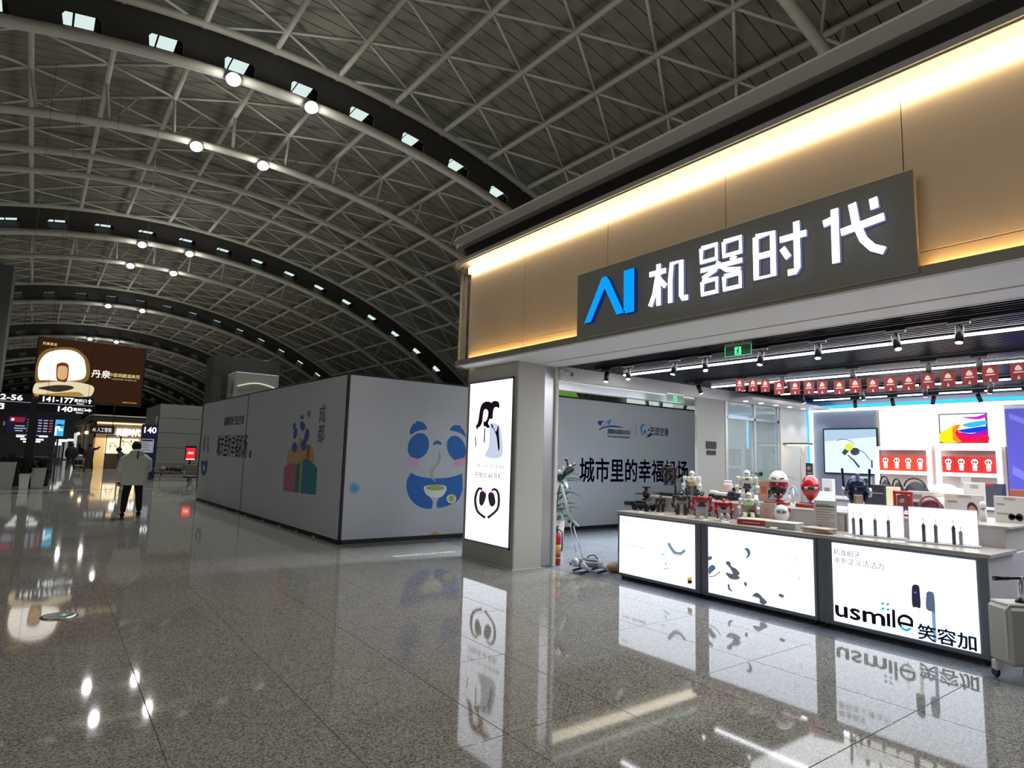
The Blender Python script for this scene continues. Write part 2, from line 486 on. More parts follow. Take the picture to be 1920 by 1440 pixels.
names = ['on the nearest girder', 'on the first rib beyond it', 'on the second girder', 'on the rib behind the second girder', 'on the third girder', 'on the fourth girder', 'on the farthest girder']
for i, y in enumerate(LAMP_Y):
    for k, th in enumerate((-2.35, 2.12)):
        p = VP(th, .945, y)
        ceiling_lamp(p, e=1500, lbl='glowing high bay lamp %s, %s the shops' % (names[i], ('farther from', 'closer to')[k]))

# end wall and side walls of the hall (dark, far away)
e = struct('wall_end'); obj('wall', MB().box(-40, 50, YB*HH+.5, YB*HH+1, 0, 18), mat('3a3a36', .8), e)
wl = struct('wall_left')
obj('slab', MB().box(-14, -3.15, 55, 58, 4.6, 14), mat('4c4f4d', .7), wl)
obj('column', MB().box(-4.6, -3.3, 55.2, 56.4, 0, 4.6), mat('3f4240', .7), wl)
wr = struct('wall_right')
obj('facade_base', MB().box(36, 36.4, -10, 120, 0, 3.0), mat('77797a', .7), wr)
for i in range(60):
    y = -10+i*2.1
    obj('window_pane', MB().box(36.1, 36.2, y+.08, y+2.02, 3.1, 5.6), glow('b9c9c4', .55) if 3 < i < 40 else mat('2c3336', .3), wr)
    obj('mullion', MB().box(35.95, 36.25, y-.07, y+.07, 3, 9), m_steel, wr)
obj('wall_top', MB().box(36, 36.5, -10, 120, 5.7, 9), mat('3a3f3f', .6), wr)


# ================================================================== SHOP SHELL
m_white = mat('d9d6d2', .45); m_pilgrey = mat('a9a69f', .5); m_band = mat('8b8780', .5); m_blackband = mat('17140f', .5)
m_alu = mat('c5c6c8', .28, .7); m_wallwhite = mat('dedbd6', .6); m_frame = mat('8b8f96', .4, .5)
FX = 5.25; YE = 8.95; YS = -1.6
def rim_path(x, ye, r, n=8):
    """outline of the shop block seen from above: along the front, round the far corner, along the far side"""
    p = [(x, YS)]
    for i in range(n+1):
        t = PI - (PI/2)*i/n; p.append((x+r+r*math.cos(t), ye-r+r*math.sin(t)))
    p.append((14.6, ye)); return p
def rim(name, x0, x1, ye, z0, z1, m, parent, r=.38, skip=0):
    """band that follows the rim, outer face x0, depth to x1"""
    a = rim_path(x0, ye, r)[skip:]; b = rim_path(x1, ye-(x1-x0), max(.03, r-(x1-x0)))[skip:]; mb = MB(); n = len(a)
    vs = [(*p, z0) for p in a]+[(*p, z1) for p in a]+[(*p, z1) for p in b]+[(*p, z0) for p in b]; fs = []
    for i in range(n-1):
        for k in range(4): fs.append([k*n+i, k*n+i+1, ((k+1) % 4)*n+i+1, ((k+1) % 4)*n+i])
    fs += [[0, n, 2*n, 3*n], [n-1, 2*n-1, 3*n-1, 4*n-1]]
    mb.add(vs, fs); return obj(name, mb, m, parent)
fas = struct('wall_front'); fas.name = 'shop_fascia'; WD['shop_fascia'] = V((0, 0, 0))
rim('lower_band', FX, 5.36, YE, 3.12, 3.20, m_band, fas)
rim('cornice', 5.20, 5.50, YE+.04, 4.835, 4.895, m_pilgrey, fas)
rim('cornice_soffit', 5.23, 5.50, YE, 4.82, 4.835, m_band, fas)
rim('black_band', 5.30, 5.6, YE-.06, 4.895, 5.13, m_blackband, fas)
rim('crown', 5.18, 5.6, YE+.05, 5.11, 5.24, m_pilgrey, fas, .45)
rim('crown_cap', 5.15, 5.6, YE+.08, 5.24, 5.265, m_white, fas, .45)
m_panel = mat('dfccae', .42, 0, .02, 2)
ys = [YS, -.3, .55, 1.99, 3.66, 5.36, 7.06, YE-.5]
for i in range(len(ys)-1):
    obj('panel', MB().box(5.41, 5.46, ys[i]+.004, ys[i+1]-.004, 3.36, 4.83, b=.003), m_panel, fas)
    obj('panel', MB().box(5.41, 5.46, ys[i]+.004, ys[i+1]-.004, 3.16, 3.356, b=.003), m_panel, fas)
rim('corner_panel', 5.41, 5.45, YE-.10, 3.2, 4.82, m_panel, fas, .42, 1)
obj('backing', MB().box(5.47, 5.58, YS, 8.3, 3.12, 4.93), m_band, fas)
# curved glossy cover of the corner
cg = MB(); a = rim_path(5.27, YE-.02, .38, 10)[1:-1]
a = a+[(5.9, YE-.02)]
for i in range(len(a)-1):
    cg.add([(*a[i], 3.2), (*a[i+1], 3.2), (*a[i+1], 4.82), (*a[i], 4.82)], [[0, 1, 2, 3]])
obj('corner_cover', cg, mat('ffffff', .06, 0, trans=1, coat=.5), fas)
# warm light lines
strip = MB().box(5.36, 5.40, YS, 8.55, 4.67, 4.78)
obj('light_strip', strip, glow('ffdfb4', 14), fas)
strip = MB().box(5.375, 5.40, YS, 1.84, 3.165, 3.175).box(5.375, 5.40, 5.71, 8.55, 3.165, 3.175)
obj('lower_light_strip', strip, glow('ffc878', 62), fas)
# soffit under the fascia
so = struct('ceiling_soffit')
m_sof = mat('f3f1ee', .5)
obj('soffit_panel', MB().box(FX+.02, 5.98, YS, YE-.35, 3.10, 3.125), m_sof, so)
obj('soffit_panel', MB().box(5.99, 6.36, YS, YE-.35, 3.09, 3.125), m_sof, so)
obj('soffit_lip', MB().box(6.36, 6.40, YS, 7.36, 3.085, 3.25), m_white, so)
obj('roof', MB().box(5.5, 14.6, YS, YE-.2, 5.0, 5.1), mat('55524c', .7), so)

# pillar with the light box
pl_ = struct('pillar')
obj('shaft', MB().box(5.60, 6.13, 7.40, 8.78, 0, 3.12, b=.01), mat('bdbab3', .5), pl_)
obj('facing', MB().box(5.585, 5.60, 7.40, 8.78, 0, 3.12), m_pilgrey, pl_)
obj('metal_leaf', MB().box(6.135, 6.335, 7.42, 7.48, .02, 3.10, b=.004), m_alu, pl_)
obj('jamb', MB().box(6.34, 6.40, 7.38, 7.6, 0, 3.12, b=.004), m_white, pl_)
obj('leaf_lock', MB().lathe([(.008, 0), (.008, .01)], (6.12, 7.40, 1.62), 8, 'y'), m_dark, pl_)
obj('foot_seal', MB().box(5.57, 6.14, 7.385, 7.40, 0, .012).box(5.57, 5.585, 7.39, 8.79, 0, .012), m_white, pl_)

m_lb = glow('fbfcff', 2.2)
def lightbox(t, pl, a0, b0, a1, b1, s=2.2, name='lit_panel', fw=.0, th=.012):
    mb = MB(); pl.shape(mb, [(a0, b0), (a1, b0), (a1, b1), (a0, b1)], .0, th); return obj(name, mb, glow('eef3ff', s), t)
PP = Pl((5.585, 0, 0), (0, -1, 0), (-1, 0, 0))
lb = thing('poster_light_box', 'tall glowing advert on the pillar showing two people above black headphones', 'light box', (5.585, 8.1, .3))
lightbox(lb, PP, -8.69, .31, -7.50, 2.84, 1.9)
mb = MB(); 
for q in ([(-8.72, .28), (-8.69, .28), (-8.69, 2.87), (-8.72, 2.87)], [(-7.5, .28), (-7.47, .28), (-7.47, 2.87), (-7.5, 2.87)], [(-8.72, 2.84), (-7.47, 2.84), (-7.47, 2.87), (-8.72, 2.87)], [(-8.72, .28), (-7.47, .28), (-7.47, .31), (-8.72, .31)]): PP.shape(mb, q, 0, .016)
obj('frame', mb, m_frame, lb)
def c3(pts, ox=840, oy=640, k=3.13): return [(ox+x/k, oy+y/k) for x, y in pts]
D = .0135
g_dk = glow('231a26', .5); g_pp = glow('3a1734', .6)
printed(PP, 'print_hair', [c3(sm([(180, 475), (196, 385), (222, 355), (257, 360), (270, 400), (255, 440), (240, 480), (250, 505), (218, 508), (212, 470), (210, 430), (203, 480), (178, 516), (168, 498)])),
    c3(sm([(252, 370), (275, 350), (302, 358), (305, 390), (285, 386), (272, 400), (266, 450), (248, 450), (248, 395)]))], g_dk, lb, D)
printed(PP, 'print_skin', [c3(sm([(212, 415), (225, 398), (240, 412), (236, 448), (225, 470), (213, 465)])), c3(sm([(272, 400), (288, 388), (297, 400), (297, 440), (285, 470), (268, 460)])), c3(sm([(285, 575), (305, 555), (312, 580), (295, 605)]))], glow('fbe7e2', 1.7), lb, D+.001)
printed(PP, 'print_dress', [c3(sm([(180, 510), (222, 500), (240, 520), (255, 560), (245, 660), (175, 660), (165, 590)]))], glow('f4f5fb', 1.9), lb, D+.001)
printed(PP, 'print_suit', [c3(sm([(248, 495), (262, 480), (300, 490), (318, 540), (320, 675), (225, 675), (245, 610)]))], glow('b4bcd0', 1.3), lb, D+.0015)
printed(PP, 'print_dark_top', [c3(sm([(262, 482), (285, 530), (300, 492), (303, 540), (308, 620), (300, 640), (290, 560), (275, 520), (260, 500)])), c3([(163, 560), (168, 560), (172, 620), (166, 615)]), c3([(218, 510), (224, 510), (220, 600), (214, 590)])], g_dk, lb, D+.002)
for px0, px1 in ((0, 1),):
    ear = []
    ear.append(stroke2(sm([(205, 868), (185, 865), (168, 900), (165, 950), (180, 1000), (222, 1035)], 5, False), [11]+[14]*24+[22]))
    ear.append(stroke2(sm([(262, 875), (280, 868), (298, 890), (303, 940), (290, 990), (238, 1035)], 5, False), [11]+[14]*24+[22]))
    ear.append(sm([(192, 888), (212, 880), (228, 900), (215, 950), (198, 965), (187, 940)])); ear.append(sm([(240, 900), (258, 885), (275, 900), (282, 950), (262, 970), (246, 950)]))
    printed(PP, 'print_headphones', [c3(e) for e in ear], glow('35323c', .6), lb, D)
    printed(PP, 'print_magenta_edge', [c3(stroke2([(203, 873), (228, 893)], 4)), c3(stroke2([(243, 893), (268, 876)], 4))], glow('d02a8a', 1), lb, D+.002)
textpx(lb, 'lettering', '开放式 AI 耳机', glow('55555c', .5), PP, 891, 895, 943, 884, off=D, bold=.0)
textpx(lb, 'small_lettering', '全新一代 无线耳机', glow('8c8c90', .7), PP, 889, 876, 950, 869, off=D)

# sign board with raised letters
SB = Pl((5.20, 0, 0), (0, -1, 0), (-1, 0, 0))
sg = thing('shop_sign', 'grey sign board with blue and white glowing raised characters over the shop', 'sign', (5.2, 3.7, 3.14))
obj('board', MB().box(5.20, 5.245, 1.845, 5.68, 3.145, 3.975, b=.004), mat('8a887f', .55, 0, .03, 3), sg)
SL = Pl((5.17, 0, 0), (0, -1, 0), (-1, 0, 0))
def bars(name, x0, x1, z0, z1, strokes, w, face, side, parent, dp=.035):
    """a raised character drawn from strokes in a unit box; glowing face, darker return"""
    fm, smd = MB(), MB(); sx, sz = x1-x0, z1-z0
    for st in strokes:
        ww = w; pts = st
        if not isinstance(st[0], tuple): ww = st[0]; pts = st[1:]
        P = [(x0+a*sx, z0+b*sz) for a, b in pts]
        o = stroke2(P, ww)
        SL.shape(fm, o, dp, .004); SL.shape(smd, o, -.0, dp)
    obj(name, smd, side, parent); return obj(name+'_face', fm, face, bpy.data.objects[name] if False else parent)
wf, ws = glow('ffffff', 3.0), glow('a9b4f0', .35)
bf, bs = glow('0aa2ff', 1.0), glow('0a46b8', .35)
Yl = lambda y: -y
# A without crossbar
fm, sd = MB(), MB()
Apts = [(-5.47, 3.305), (-5.22, 3.74), (-5.19, 3.80), (-5.15, 3.825), (-5.10, 3.815), (-5.06, 3.77), (-4.815, 3.325), (-4.93, 3.325), (-5.12, 3.665), (-5.14, 3.665), (-5.36, 3.305)]
Ipts = [(-4.82, 3.82), (-4.665, 3.82), (-4.665, 3.315), (-4.80, 3.315), (-4.80, 3.35), (-4.82, 3.35)]
for P in (Apts, Ipts):
    SL.shape(fm, P, .035, .004); SL.shape(sd, P, 0, .035)
obj('blue_letters', fm, bf, sg); obj('blue_letter_sides', sd, bs, sg)
bars('character', -4.44, -3.93, 3.32, 3.78, [[(0.0, .80), (.44, .80)], [(.25, 1), (.25, 0)], [(.22, .74), (.14, .3), (.02, .02)], [(.27, .62), (.44, .42)], [(.56, .0), (.56, .55), (.60, .92), (.84, .92), (.84, .12), (.88, .04), (1.0, .04)]], .056, wf, ws, sg)
bars('character', -3.77, -3.30, 3.33, 3.81,
     [[(.02, 1), (.40, 1), (.40, .70), (.02, .70), (.02, 1)], [(.58, 1), (.97, 1), (.97, .70), (.58, .70), (.58, 1)], [(0, .52), (1, .52)], [(.46, .62), (.36, .46), (.05, .34)], [(.52, .50), (.64, .40), (.96, .34)], [(.74, .64), (.86, .58)],
      [(.04, .27), (.40, .27), (.40, .0), (.04, .0), (.04, .27)], [(.58, .27), (.95, .27), (.95, .0), (.58, .0), (.58, .27)]], .047, wf, ws, sg)
bars('character', -3.17, -2.68, 3.34, 3.80, [[(.03, .92), (.38, .92), (.38, .05), (.03, .05), (.03, .92)], [(.03, .5), (.38, .5)], [(.52, .72), (1.02, .72)], [(.84, 1), (.84, .08), (.80, .02), (.66, .02)], [(.56, .54), (.68, .32)]], .056, wf, ws, sg)
bars('character', -2.52, -2.04, 3.34, 3.82, [[(0, .76), (.20, .80)], [(.20, .98), (.20, 0)], [(.30, .52), (1.0, .60)], [(.50, .98), (.55, .62), (.66, .3), (.80, .12), (.98, .02)], [(.84, .97), (.86, .78)]], .062, wf, ws, sg)

# shop ceiling: dark sheet, slats, light lines, tracks
sc_ = struct('ceiling_shop')
obj('ceiling_sheet', MB().box(6.4, 14.4, YS, 7.4, 3.22, 3.27), mat('0c0e15', .2, 0, spec=.6), sc_)
m_slat = mat('1c1f2a', .3, .3)
slm = MB().box(0, .032, YS, 7.34, 3.10, 3.165, b=.003).mesh('slat'); slm.materials.append(m_slat)
i = 0; x = 6.43
while x < 14.1:
    o = bpy.data.objects.new('slat', slm); COL.objects.link(o); o.parent = sc_; o.location = (x, 0, 0); x += .094
hb = struct('trim_side'); 
obj('header_beam', MB().box(6.42, 14.25, 7.37, 7.55, 2.90, 3.26, b=.004), m_white, hb)
obj('door_track', MB().box(6.38, 14.25, 7.60, 7.72, 2.76, 2.93, b=.004), m_alu, hb)
obj('side_soffit', MB().box(10.95, 14.2, 6.85, 7.38, 2.90, 2.96), m_white, hb)
for k, xx in enumerate((11.1, 11.65, 12.2, 12.75, 13.3, 13.85)):
    d = thing('downlight', 'small round glowing downlight, %s from the grey pier, in the white side soffit' % ('first', 'second', 'third', 'fourth', 'fifth', 'last')[k], 'downlight', (xx, 7.1, 2.9), 'downlights in the side soffit')
    obj('ring', MB().lathe([(.06, -.004), (.06, .01)], (xx, 7.1, 2.895), 16), m_white, d)
    obj('lens', MB().lathe([(.045, -.008), (.045, 0)], (xx, 7.1, 2.893), 16), glow('ffffff', 7), d)
    light('downlight_beam', 'SPOT', (xx, 7.1, 2.87), 12, (1, .97, .93), .04, (0, 0, 0), angle=1.6)
for k, (xx, y0, lbl) in enumerate(((7.70, 7.2, 'closest to the open front'), (10.0, 7.1, 'in the middle of the ceiling'), (11.9, 6.8, 'behind the red bunting'), (13.4, 6.9, 'nearest the blue back wall'))):
    d = thing('linear_light', 'long glowing white light line in the slatted ceiling, %s' % lbl, 'light', (xx, y0, 3.08))
    obj('diffuser', MB().box(xx-.03, xx+.03, -1.3, y0, 3.065, 3.085), glow('f4f7ff', 9), d); obj('housing', MB().box(xx-.035, xx+.035, -1.3, y0+.01, 3.085, 3.099), m_alu, d)
m_black = mat('0d0d10', .4)
ORD = ['first', 'second', 'third', 'fourth', 'fifth', 'sixth', 'seventh', 'eighth', 'ninth', 'tenth', 'eleventh', 'twelfth', 'thirteenth', 'fourteenth', 'fifteenth', 'sixteenth', 'last']
tracks = ((6.82, (6.75, 6.3, 5.45, 4.95, 4.15, 3.45, 2.65, 2.1)), (9.06, (6.7, 5.85, 5.15, 4.1, 3.15, 2.6)), (11.6, (6.2, 5.1, 4.1, 3.2)), (13.1, (5.9, 5.2, 4.5, 3.8, 3.1)))
for k, (xx, yy) in enumerate(tracks):
    tr = thing('light_track', 'black ceiling track carrying spotlights, %s' % ('above the front counter', 'over the middle of the shop', 'behind the red bunting', 'before the lit back wall')[k], 'track', (xx, 3, 3.07))
    obj('rail', MB().box(xx-.018, xx+.018, -1.3, 7.0, 3.055, 3.095), m_black, tr)
    for j, y in enumerate(yy):
        s = thing('track_spotlight', 'black cylinder spotlight, %s from the side header on the %s track' % (ORD[j], ('first', 'second', 'third', 'fourth')[k]), 'spotlight', (xx, y, 3.055), 'spotlights on the %s ceiling track' % ('first', 'second', 'third', 'fourth')[k])
        tl = rnd.uniform(-.3, .3); ax = Matrix.Rotation(.25 if k == 0 else -.2, 3, 'Y') @ Matrix.Rotation(tl, 3, 'X')
        obj('adapter', MB().box(xx-.02, xx+.02, y-.09, y+.09, 3.015, 3.055, b=.004), m_black, s)
        c = V((xx, y, 2.94)); d = ax @ V((0, 0, -1))
        obj('stem', MB().tube([(xx, y, 3.02), c], .01, 6), m_black, s)
        obj('barrel', MB().tube([c-d*.06, c+d*.10], .036, 14), m_black, s)
        obj('lens', MB().tube([c+d*.10, c+d*.104], .03, 14), glow('ffe9dd', 14), s)
        if j < 5: light('spot_beam', 'SPOT', c+d*.12, 16, (1, .93, .86), .03, d.to_track_quat('-Z', 'Y').to_euler(), angle=1.1)

# left side: grey pier, glass wall, white wall
pr = struct('wall_side')
obj('pier', MB().box(9.93, 10.82, 7.40, 7.45, 0, 2.92), mat('a3a39c', .6), pr)
obj('white_wall', MB().box(12.85, 14.2, 7.38, 7.5, 0, 2.92), m_wallwhite, pr)
obj('back_wall', MB().box(14.2, 14.4, YS, 7.5, 0, 3.14), mat('b9b4ae', .6), pr)
NYP = Pl((0, 7.39, 0), (1, 0, 0), (0, -1, 0))
sw = thing('wall_plate', 'black upper name plate on the grey pier beside the glass wall', 'plate', (10.3, 7.39, 2))
printed(NYP, 'plate', [[(10.20, 1.92), (10.52, 1.92), (10.52, 2.06), (10.20, 2.06)]], m_black, sw, .0, False, .008)
sw = thing('wall_plate', 'small black lower plate on the grey pier beside the glass wall', 'plate', (10.3, 7.39, 1.8))
printed(NYP, 'plate', [[(10.22, 1.80), (10.50, 1.80), (10.50, 1.885), (10.22, 1.885)]], m_black, sw, .0, False, .008)
gw = struct('window_1')
obj('glass', MB().box(10.95, 12.84, 7.42, 7.43, .1, 2.9), mat('b4c6c4', .05, 0, coat=.3, alpha=.35), gw)
for xx in (10.90, 11.9, 12.8): obj('post', MB().box(xx-.03 if xx > 11 else xx-.05, xx+.03, 7.40, 7.47, 0, 2.9), m_alu, gw)
obj('rail', MB().box(10.9, 12.85, 7.40, 7.47, 2.55, 2.6), m_alu, gw)
obj('tinted_back', MB().box(11.3, 13.6, 7.95, 8.0, 0, 2.9), mat('6f7a78', .6), gw)
bl = glow('2fb4ff', 2.2)
n = thing('blue_led_reflection', 'blue reflection in the glass wall, shaped as a glowing bent tube', 'light', (11.6, 8.5, 2.5))
obj('tube', MB().tube([(11.6, 7.8, 2.66), (12.25, 7.8, 2.66), (12.25, 7.8, 1.98)], .022, 8), bl, n)  # reflection of the blue LED in the glass, modelled as a glowing tube

# lit back wall
BW = Pl((14.18, 0, 0), (0, -1, 0), (-1, 0, 0))
fr = thing('edge_light', 'glowing white and blue light frame round the recessed back wall', 'light', (14.1, 7.4, 2.9))
obj('upright', MB().box(14.02, 14.08, 7.29, 7.35, .2, 2.93), glow('dff2ff', 3.2), fr)
obj('top_bar', MB().box(14.02, 14.08, 1.2, 7.35, 2.87, 2.93), glow('dff2ff', 3.2), fr)
obj('blue_edge', MB().box(13.96, 14.02, 1.2, 7.36, 2.95, 3.0).box(13.98, 14.02, 7.35, 7.37, .2, 2.95), glow('1f9bff', 2.6), fr)
obj('recess', MB().box(14.10, 14.16, 5.98, 7.28, .0, 2.86), mat('7d8698', .6), fr)
po = thing('poster_light_box', 'lit landscape poster of dark glasses in a black frame on the back wall', 'light box', (14.1, 6.5, 1.5))
BP = Pl((14.09, 0, 0), (0, -1, 0), (-1, 0, 0))
printed(BP, 'frame', [[(-7.06, 1.48), (-5.90, 1.48), (-5.90, 2.49), (-7.06, 2.49)]], m_black, po, 0, False, .03)
printed(BP, 'lit_sheet', [[(-7.03, 1.51), (-5.93, 1.51), (-5.93, 2.46), (-7.03, 2.46)]], glow('dff1ff', 1.15), po, .031, False)
def c4(pts): return [(1300+x/3.097, 640+y/3.097) for x, y in pts]
printed(BP, 'print_blue_sky', [[(-7.03, 2.2), (-5.93, 2.3), (-5.93, 2.46), (-7.03, 2.46)]], glow('b9d6ee', 1.0), po, .033, False)
printed(BP, 'print_glasses', [c4(ell(943, 640, 27, 22)), c4(stroke2([(905, 620), (875, 655)], 26)), c4(stroke2([(900, 660), (935, 690), (968, 732)], [6, 9, 12])), c4(stroke2([(968, 632), (1000, 650), (1030, 690)], 4)), c4(stroke2([(1040, 690), (1042, 735)], 9)), c4(stroke2(sm([(835, 580), (870, 568), (915, 578), (935, 598)], 4, False), 3))], glow('51606e', .7), po, .034)
printed(BP, 'print_yellow_lens', [c4(ell(908, 615, 24, 20))], glow('e3ea3f', 1.1), po, .036)
wb = thing('light_panel_wall', 'large blank glowing white panel on the back wall behind the screen', 'light box', (14.1, 4.8, 2.1))
obj('panel', MB().box(14.08, 14.14, 3.73, 5.86, 2.10, 2.86), glow('fffdfd', 1.9), wb)
tv = thing('wall_screen', 'wall screen with swirling rainbow paint hung on the glowing panel', 'screen', (14.05, 4.3, 2.2))
obj('casing', MB().box(14.0, 14.06, 3.96, 4.74, 2.16, 2.73), m_black, tv)
TP = Pl((13.998, 0, 0), (0, -1, 0), (-1, 0, 0))
printed(TP, 'picture', [[(-4.72, 2.18), (-3.98, 2.18), (-3.98, 2.71), (-4.72, 2.71)]], glow('f4f6ff', 1.6), tv, 0, False)
T0 = lambda p: [(-4.72+.74*a, 2.18+.53*b) for a, b in p]
for nm, c, pts in (('print_yellow', 'ffe21e', [(0, .0), (0, .35), (.15, .45), (.28, .6), (.5, .62), (.34, .35), (.42, .1), (.45, 0)]), ('print_red', 'ef1d3f', [(.35, .0), (.28, .3), (.30, .55), (.45, .62), (.4, .4), (.6, .25), (1, .28), (1, 0)]),
                   ('print_magenta', 'b513a8', [(.45, .35), (.7, .3), (1, .42), (1, .25), (.75, .15), (.5, .2)]), ('print_blue', '1a3fd0', [(.4, .42), (.7, .5), (1, .55), (1, .4), (.7, .32), (.5, .35)]), ('print_cyan', '36b9f2', [(.5, .62), (.75, .72), (1, .75), (1, .62), (.7, .52)]), ('print_violet', 'c32bd0', [(.5, .9), (.8, .9), (1, .98), (1, .86), (.8, .8)])):
    printed(TP, nm, [T0(sm(pts, 4))], glow(c, 1.2), tv, .002, False)
# shelves with lit edges
m_lit = glow('fff8f5', 2.2)
for k, (ya, yb) in enumerate(((5.90, 4.86), (4.78, 3.74))):
    sh = thing('display_shelf', 'recessed display shelf with glowing white edges, %s' % ('beside the grey recess', 'beside the purple banner')[k], 'shelf', (14, (ya+yb)/2, 0))
    zz = (2.05, 1.56, 1.06, .5)
    obj('side', MB().box(13.86, 13.92, ya-.075, ya, .3, 2.08, b=.004), m_lit, sh); obj('side', MB().box(13.86, 13.92, yb, yb+.075, .3, 2.08, b=.004), m_lit, sh)
    obj('back_sheet', MB().box(14.15, 14.18, yb, ya, .2, 2.1), mat('c9bcb8', .6), sh)
    for z in zz: obj('shelf_board', MB().box(13.86, 14.18, yb+.07, ya-.07, z-.03, z+.03, b=.003), mat('e8e4e2', .4), sh); 
    for z in zz: obj('light_edge', MB().box(13.85, 13.86, yb+.05, ya-.05, z-.035, z+.035), m_lit, sh)
    for j in range(4):
        y = ya-.20-j*.212
        
        bx = thing('toy_box', 'red carton with a white robot picture, %s on the shelf %s' % (ORD[j], ('beside the grey recess', 'beside the purple banner')[k]), 'box', (14.0, y, 1.59), 'red robot cartons on the %s shelf' % ('first', 'second')[k])
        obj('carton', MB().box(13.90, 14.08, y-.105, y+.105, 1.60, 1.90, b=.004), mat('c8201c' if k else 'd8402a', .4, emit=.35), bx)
        QP = Pl((13.899, 0, 0), (0, -1, 0), (-1, 0, 0)); a = -y
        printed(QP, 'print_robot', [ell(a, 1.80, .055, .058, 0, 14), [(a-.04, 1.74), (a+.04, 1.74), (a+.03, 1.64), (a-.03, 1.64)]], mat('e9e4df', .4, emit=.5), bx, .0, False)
        printed(QP, 'print_visor', [ell(a-.02, 1.80, .014, .022, 0, 10), ell(a+.02, 1.80, .014, .022, 0, 10)], m_black, bx, .002, False)
bn = thing('banner', 'tall purple banner with pale lettering beside the lit shelves', 'banner', (13.95, 2.5, 0))
obj('sheet', MB().box(13.93, 13.95, 1.3, 3.66, .1, 2.78), mat('4a49b5', .5, emit=.35), bn)
BN = Pl((13.925, 0, 0), (0, -1, 0), (-1, 0, 0))
text(bn, 'lettering', '对话', mat('e6e6ff', .5, emit=.8), BN, -3.36, 2.02, .5, .19, bold=.02)
for q in ([(-3.6, 1.6), (-2.9, 1.15), (-2.9, 1.3), (-3.6, 1.75)], [(-3.6, 2.6), (-2.8, 2.2), (-2.8, 2.3), (-3.6, 2.7)]): printed(BN, 'print_ray', [q], mat('6c6ad0', .5, emit=.35), bn, 0, False)

# exit signs
def exit_sign(X, y0, y1, z0, z1, lbl, nrm='x'):
    t = thing('exit_sign', lbl, 'sign', (X, (y0+y1)/2, z1)); p = Pl((X, 0, 0), (0, -1, 0), (-1, 0, 0)) if nrm == 'x' else Pl((0, X, 0), (1, 0, 0), (0, -1, 0))
    a0, a1 = (-y0, -y1) if nrm == 'x' else (y0, y1); w = a1-a0; h = z1-z0
    printed(p, 'glass_plate', [[(a0, z0), (a1, z0), (a1, z1), (a0, z1)]], mat('5a8a74', .15, alpha=.45), t, 0, False, .006)
    e = .006; printed(p, 'green_edge', [[(a0, z0), (a1, z0), (a1, z0+e), (a0, z0+e)], [(a0, z0), (a0+e, z0), (a0+e, z1), (a0, z1)], [(a1-e, z0), (a1, z0), (a1, z1), (a1-e, z1)]], glow('53e78c', 1.2), t, .007, False)
    printed(p, 'head_rail', [[(a0, z1-h*.18), (a1, z1-h*.18), (a1, z1), (a0, z1)]], m_alu, t, .004, False, .012)
    c = (a0+a1)/2; u = h*.62; b = z0+h*.08
    printed(p, 'door_symbol', [[(c-u*.45, b), (c+u*.45, b), (c+u*.45, b+u), (c-u*.45, b+u)]], glow('5ff59a', 1.4), t, .008, False)
    mn = [ell(c+u*.1, b+u*.82, u*.1, u*.1, 0, 10), stroke2([(c+u*.02, b+u*.68), (c-u*.05, b+u*.4)], u*.16), stroke2([(c-u*.05, b+u*.42), (c+u*.16, b+u*.28), (c+u*.12, b+u*.08)], u*.1), stroke2([(c-u*.05, b+u*.4), (c-u*.12, b+u*.2), (c-u*.3, b+u*.12)], u*.1), stroke2([(c-u*.22, b+u*.62), (c+.0, b+u*.64), (c+u*.24, b+u*.5)], u*.08)]
    printed(p, 'running_figure', mn, mat('0c3a20', .5), t, .010, False)
    obj('hanger', MB().tube([p.p(a0+w*.3, z1, .005), p.p(a0+w*.3, z1+.1, .005)], .004, 5).tube([p.p(a0+w*.7, z1, .005), p.p(a0+w*.7, z1+.1, .005)], .004, 5), m_alu, t)
exit_sign(6.52, 4.44, 4.08, 2.93, 3.085, 'green running figure exit sign hanging at the open shop front')
exit_sign(7.34, 8.95, 9.45, 2.74, 2.90, 'small green exit sign by the side header over the hoarding', 'y')
# camera on the jamb
cc = thing('security_camera', 'white dome security camera at the top of the jamb by the pillar', 'camera', (6.45, 7.3, 2.98))
obj('bracket', MB().cbox((6.44, 7.33, 3.02), (.10, .10, .06), b=.01), m_white, cc)
obj('body', MB().tube([(6.46, 7.30, 3.0), (6.47, 7.16, 2.96)], .05, 14), m_white, cc)
obj('lens', MB().tube([(6.47, 7.16, 2.96), (6.472, 7.15, 2.958)], .035, 12), m_black, cc)

